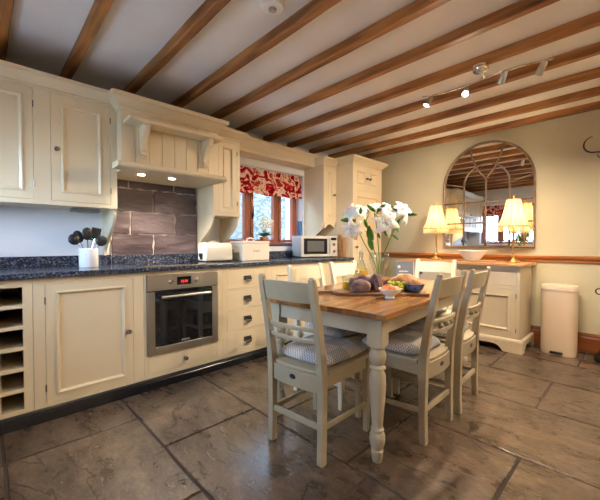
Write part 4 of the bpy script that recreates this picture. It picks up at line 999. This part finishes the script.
for x, y, a, lb, k_ in spec:
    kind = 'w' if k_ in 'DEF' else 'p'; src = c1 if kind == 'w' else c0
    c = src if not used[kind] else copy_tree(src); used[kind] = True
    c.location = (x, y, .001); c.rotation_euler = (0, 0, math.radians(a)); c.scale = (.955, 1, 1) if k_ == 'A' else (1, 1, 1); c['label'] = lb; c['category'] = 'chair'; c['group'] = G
    q = cu0 if k_ == 'A' else cu0.copy()
    if k_ != 'A': COL.objects.link(q)
    aa = math.radians(a); q.location = (x-math.sin(aa)*.016, y+math.cos(aa)*.016, .4625); q.rotation_euler = (0, 0, aa); tag(q, cl[k_], 'cushion', 'gingham seat cushions')

# ---------------------------------------------------------------- table top still life
BA = math.radians(43)
def bp3(a, b, z=0):     # serving board frame: a along, b across (away from camera)
    return Vector((-1.20 + a*math.cos(BA) - b*math.sin(BA), 1.90 + a*math.sin(BA) + b*math.cos(BA), .7655+z))
t = thing('serving_board', 'long dark wooden serving board with a handle on the table', 'board', tuple(bp3(0, 0)), BA)
bm = BM(); P = [(-.27, -.10), (.27, -.10), (.285, -.085), (.285, .085), (.27, .10), (-.27, .10), (-.30, .06), (-.33, .02), (-.43, .018), (-.45, .0), (-.43, -.018), (-.33, -.02), (-.30, -.06)]
prism(bm, P, 'z', 0, .018); obj('board', bm, DARKW, t, bevel=.004)
bm = BM(); tube(bm, [(-.435+.02*math.cos(2*PI*i/16)-.02, .02*math.sin(2*PI*i/16), .021) for i in range(17)], .003, 6); obj('hanging_cord', bm, DARKIN, t)
def loaf(name, label, p, sx, sy, sz, rz, m, seed, tilt=0):
    rnd = random.Random(seed); bm = BM(); bmesh.ops.create_icosphere(bm, subdivisions=4, radius=1)
    ph = [rnd.uniform(0, 6) for _ in range(6)]
    for v in bm.verts:
        d = v.co.copy(); k_ = 1+.05*math.sin(3*d.x+ph[0])*math.sin(4*d.y+ph[1])+.035*math.sin(9*d.x+ph[2]+3*d.z)+.02*math.sin(17*d.y+ph[3])*math.sin(13*d.x)
        if abs(math.sin(d.x*5.5)) < .16 and d.z > .2: k_ -= .07
        v.co = Vector((d.x*sx*k_, d.y*sy*k_, max(-.55, d.z)*sz*k_))
    zmin = min(v.co.z for v in bm.verts)
    for v in bm.verts: v.co.z -= zmin
    o = obj(name, bm, m, smooth='all'); o.location = p; o.rotation_euler = (tilt, 0, rz); return tag(o, label, 'bread')
BT = .0187
loaf('bread_loaf', 'dark floury round loaf at the left of the serving board', bp3(-.140, -.040, BT), .072, .052, .050, BA+.5, CRUST, 1)
loaf('bread_loaf', 'dark floury loaf lying behind, between the juice bottle and the vase', bp3(-.10, .062, BT), .115, .045, .062, BA-.1, CRUST, 2)
loaf('bread_loaf', 'dark crusty roll leaning between the left loaf and the peach bowl', bp3(-.035, .0, BT), .040, .055, .072, BA+.3, CRUST, 3)
loaf('bread_loaf', 'golden brown rustic loaf at the right end of the serving board', bp3(.165, .062, BT), .108, .048, .066, BA-.05, CRUST2, 4)
# peach bowl in front of the board
bc = tp(.105, .425) if False else Vector((-1.068, 1.785, .7655))
t0 = thing('footed_bowl', 'small white footed bowl of peach halves on the table front', 'bowl', tuple(bc))
bm = BM(); lathe(bm, [(0, 0), (.030, 0), (.032, .004), (.024, .012), (.045, .028), (.066, .052), (.070, .060), (.067, .060), (.042, .034), (0, .020)], n=32); obj('bowl', bm, WHITEC, t0, smooth=True)
for i, (dx, dy, rx, ry) in enumerate(((-.030, -.012, .5, 0), (.026, -.018, -.4, .5), (.0, .026, .3, -.6), (-.030, .028, .8, .2), (.036, .020, -.6, -.3))):
    bm = BM(); bmesh.ops.create_icosphere(bm, subdivisions=3, radius=.026)
    for v in bm.verts: v.co.z = min(v.co.z, .004)
    o = obj('peach_half', bm, PEACH, smooth=True); o.location = bc + Vector((dx, dy, .056 + .004*(i % 2))); o.rotation_euler = (rx, ry, i)
    tag(o, 'orange peach half in the small white footed bowl', 'fruit', 'peach halves in the white bowl')
# grapes
def grapes(name, label, c, n, spread, m, seed, r=.0105, cat='grapes'):
    rnd = random.Random(seed); t = thing(name, label, cat, tuple(c)); placed = []; k_ = 0
    me = None
    while len(placed) < n and k_ < 4000:
        k_ += 1; x = rnd.gauss(0, spread[0]*.5); y = rnd.gauss(0, spread[1]*.5)
        if abs(x) > spread[0] or abs(y) > spread[1]: continue
        z = r
        for q in placed:
            d2 = (q[0]-x)**2+(q[1]-y)**2
            if d2 < (2*r)**2*.92: z = max(z, q[2]+math.sqrt(max(0, (2*r)**2*.92-d2)))
        if z > spread[2]: continue
        placed.append((x, y, z))
    for p in placed:
        if me is None:
            bm = BM(); ball(bm, (0, 0, 0), r, 1, 1, 1.15); o = obj('grape', bm, m, t, smooth='all'); me = o
        else: o = me.copy(); COL.objects.link(o); o.parent = t
        o.location = p
    bm = BM(); tube(bm, [(-spread[0]*.8, 0, r*1.5), (0, 0, r*2.4), (spread[0]*.7, .004, r*2)], .002, 5); obj('stalk', bm, STEMM, t)
    t.rotation_euler = (0, 0, BA); return t
grapes('green_grapes', 'bunch of green grapes on the serving board beside the blue bowl', bp3(.085, -.040, BT), 34, (.055, .042, .060), GRG, 5)
grapes('red_grapes', 'bunch of dark red grapes on the board below the vase', bp3(.03, .055, BT), 36, (.055, .036, .062), GRR, 6)
# blue bowl
BLUEC = mat('blue patterned ceramic', (.08, .13, .32), .25, noise=.9, nscale=45)
bm = BM(); lathe(bm, [(0, 0), (.028, 0), (.032, .004), (.050, .022), (.060, .046), (.061, .052), (.058, .052), (.046, .026), (0, .010)], n=32); o = obj('blue_bowl', bm, BLUEC, smooth=True); o.location = bp3(.205, -.038, BT); tag(o, 'small blue patterned bowl at the right end of the serving board', 'bowl')
loaf('bread_roll', 'small brown roll resting in the blue bowl', bp3(.205, -.038, BT+.022), .047, .040, .038, .8, CRUST2, 9)
# juice glass
def glass_cup(label, p):
    t = thing('juice_glass', label, 'glass', tuple(p))
    bm = BM(); lathe(bm, [(0, 0), (.028, 0), (.030, .003), (.034, .095), (.0325, .095), (.0285, .008), (0, .006)], n=28); obj('glass', bm, CLEAR, t, smooth=True)
    bm = BM(); lathe(bm, [(0, .0065), (.0275, .0065), (.0312, .064), (0, .064)], n=28); obj('juice', bm, JUICE, t, smooth=True)
glass_cup('short tumbler of orange juice left of the serving board', (-1.445, 1.845, .7655))
t = thing('juice_bottle', 'clear swing-top bottle half full of orange juice on the table', 'bottle', (-1.50, 2.09, .7655))
bm = BM(); lathe(bm, [(0, 0), (.040, 0), (.043, .004), (.043, .085), (.038, .11), (.022, .145), (.014, .165), (.0135, .195), (.016, .197), (.016, .205), (.012, .205), (.011, .165), (.019, .143), (.035, .108), (.040, .083), (.040, .008), (0, .006)], n=28); obj('glass', bm, CLEAR, t, smooth=True)
bm = BM(); lathe(bm, [(0, .0065), (.0392, .0065), (.0392, .083), (.0350, .102), (0, .102)], n=28); obj('juice', bm, JUICE, t, smooth=True)
bm = BM(); lathe(bm, [(0, .206), (.013, .206), (.014, .216), (.008, .222), (0, .223)], n=20); st_ = obj('stopper', bm, WHITEC, t, smooth=True)
bm = BM(); tube(bm, [(0, -.016, .214), (0, -.021, .19), (0, -.017, .165), (.0, -.022, .15)], .0014, 5); tube(bm, [(0, .016, .214), (0, .021, .19), (0, .017, .165)], .0014, 5); tube(bm, [(0, -.016, .214), (0, .016, .214)], .0014, 5); obj('wire_clip', bm, CHROME, st_); t.scale = (1.2, 1.2, 1.27)
# vase + lilies
VP = Vector((-1.405, 2.19, .7655))
t = thing('glass_vase', 'clear flared glass vase holding white lilies behind the bread', 'vase', tuple(VP))
bm = BM(); lathe(bm, [(0, 0), (.040, 0), (.042, .004), (.036, .02), (.034, .06), (.042, .11), (.062, .17), (.075, .215), (.072, .245), (.066, .262), (.0635, .262), (.069, .244), (.072, .214), (.059, .17), (.039, .11), (.031, .06), (.032, .022), (0, .012)], n=36); obj('glass', bm, CLEAR, t, smooth=True)
fr = math.radians(46.1); RV = Vector((math.cos(fr), math.sin(fr), 0)); FV = Vector((-math.sin(fr), math.cos(fr), 0))
K = 2.53/332
def vp(px, py, dep=0):      # a spot around the vase: sideways, up, and in depth
    s = (px-381)*K*(1+dep/2.53); return Vector((VP.x, VP.y, 0)) + RV*s + FV*dep + Vector((0, 0, 1.10+(243-py)*K*(1+dep/2.53)))
# each stem: base depth, waypoints, flowers (px,py,dep, facing(right,up,toward), size), leaves
lil = [('white lily stem arching furthest left with open blooms', [(376, 262, 0), (366, 243, 0), (359, 228, .0), (357, 218, 0)],
        [(354, 214, .0, (-.55, .35, .6), .080), (363, 213, .03, (.2, .5, .7), .070), (353, 229, -.05, (-.25, -.3, .9), .075)], [((357, 221), (-1, .15, .1), .12), ((357, 226), (-.9, -.15, .5), .10), ((360, 232), (-.8, -.4, .5), .10), ((362, 216), (.0, 1, .1), .07)]),
       ('white lily stem rising nearly straight with a drooping bud', [(379, 262, 0), (375, 247, .0), (370, 232, 0), (368, 222, .02)],
        [(373, 209, .06, (-.3, .6, .5), .050)], [((370, 226), (.3, -1, .2), .12), ((371, 240), (-.1, 1, .3), .12), ((374, 250), (-.3, 1, .2), .12), ((369, 228), (-.4, .9, .3), .08)]),
       ('white lily stem in the middle with the largest open bloom', [(381, 262, 0), (380, 245, 0), (378, 225, 0), (376, 214, 0)],
        [(386, 223, -.04, (.1, .0, 1), .095), (389, 211, .0, (.25, .55, .7), .072), (378, 208, .03, (-.2, .7, .5), .055)], [((378, 213), (.6, .7, .2), .10), ((379, 232), (.3, -.9, .3), .06), ((377, 212), (-.8, .7, .1), .09), ((385, 229), (.4, -.8, .3), .07)]),
       ('white lily stem leaning right with blooms and pointed leaves', [(383, 262, 0), (388, 248, 0), (395, 232, .0), (401, 220, 0), (406, 216, 0)],
        [(403, 211, .0, (.2, .45, .75), .075), (406, 217, .03, (.7, .1, .6), .060)], [((396, 230), (.3, .9, .2), .10), ((399, 224), (-.1, -.9, .4), .08), ((394, 235), (.7, -.5, .2), .06), ((406, 215), (1, .1, .1), .09), ((398, 212), (-.6, .7, .2), .08)])]
for lb, way, fl, lv in lil:
    base = VP + Vector((random.uniform(-.012, .012), random.uniform(-.012, .012), .018)); t = thing('lily_stem', lb, 'flower', tuple(base), 0, 'lilies in the glass vase')
    rel = lambda v: v - base
    P = [Vector((0, 0, 0))] + [rel(vp(*q)) for q in way]
    # smooth the path
    Q = []
    for i in range(len(P)-1):
        for s in range(4):
            u = s/4; p0 = P[max(i-1, 0)]; p1 = P[i]; p2 = P[i+1]; p3 = P[min(i+2, len(P)-1)]
            Q.append(.5*((2*p1)+(-p0+p2)*u+(2*p0-5*p1+4*p2-p3)*u*u+(-p0+3*p1-3*p2+p3)*u**3))
    Q.append(P[-1]); bm = BM(); tube(bm, Q, .0034, 7)
    for px, py, dp, fc, sz in fl:
        c = rel(vp(px, py, dp)); f = RV*fc[0]+Vector((0, 0, fc[1]))-FV*fc[2]; e = c-f.normalized()*.0
        tube(bm, [Q[-1], (Q[-1]+e)*.5 - f.normalized()*.01, e], .0025, 6)
    obj('stem', bm, STEMM, t, smooth='all')
    for px, py, dp, fc, sz in fl: lily_flower(t, rel(vp(px, py, dp)), RV*fc[0]+Vector((0, 0, fc[1]))-FV*fc[2], sz)
    for (px, py), dr, L_ in lv:
        bm = BM(); d = RV*dr[0]+Vector((0, 0, dr[1]))-FV*dr[2]; leafmesh(bm, rel(vp(px, py, 0)), d, L_, L_*.34, .25, up=FV*.9+Vector((0, 0, .5))); solid(obj('leaf', bm, LEAF, t, smooth='all'))
    if 'bud' in lb:
        bm = BM(); c = rel(vp(357, 238, -.02)); tube(bm, [rel(vp(370, 232, 0)), rel(vp(362, 231, 0)), c], .002, 6); ball(bm, c, .011, 1, 1, 1.6); obj('bud', bm, BUD, t, smooth='all')
# slate blue standing folder
t = thing('welcome_folder', 'slate blue folder with pale print standing on the table behind the grapes', 'folder', (-1.475, 2.70, .7655), math.radians(42))
bm = BM(); box(bm, -.078, .078, 0, .014, 0, .172); obj('cover', bm, BOOKC, t, bevel=.002)
bm = BM(); box(bm, .0785, .083, .001, .013, .002, .170); obj('page_edge', bm, PALE, t)
bm = BM()
for z, a, b_ in ((.078, -.045, .035), (.052, -.055, .055)):
    x = a
    while x < b_:
        w_ = random.uniform(.006, .011); box(bm, x, x+w_, -.0012, -.0004, z, z+random.uniform(.009, .014)); x += w_+.002
obj('printed_lettering', bm, PALE, t)
bm = BM(); lathe(bm, [(0, 0), (.013, 0), (.013, .001), (0, .001)], n=16, M=Matrix.Translation((-.045, -.0002, .125)) @ Matrix.Rotation(PI/2, 4, 'X')); obj('printed_emblem', bm, PALE, t)
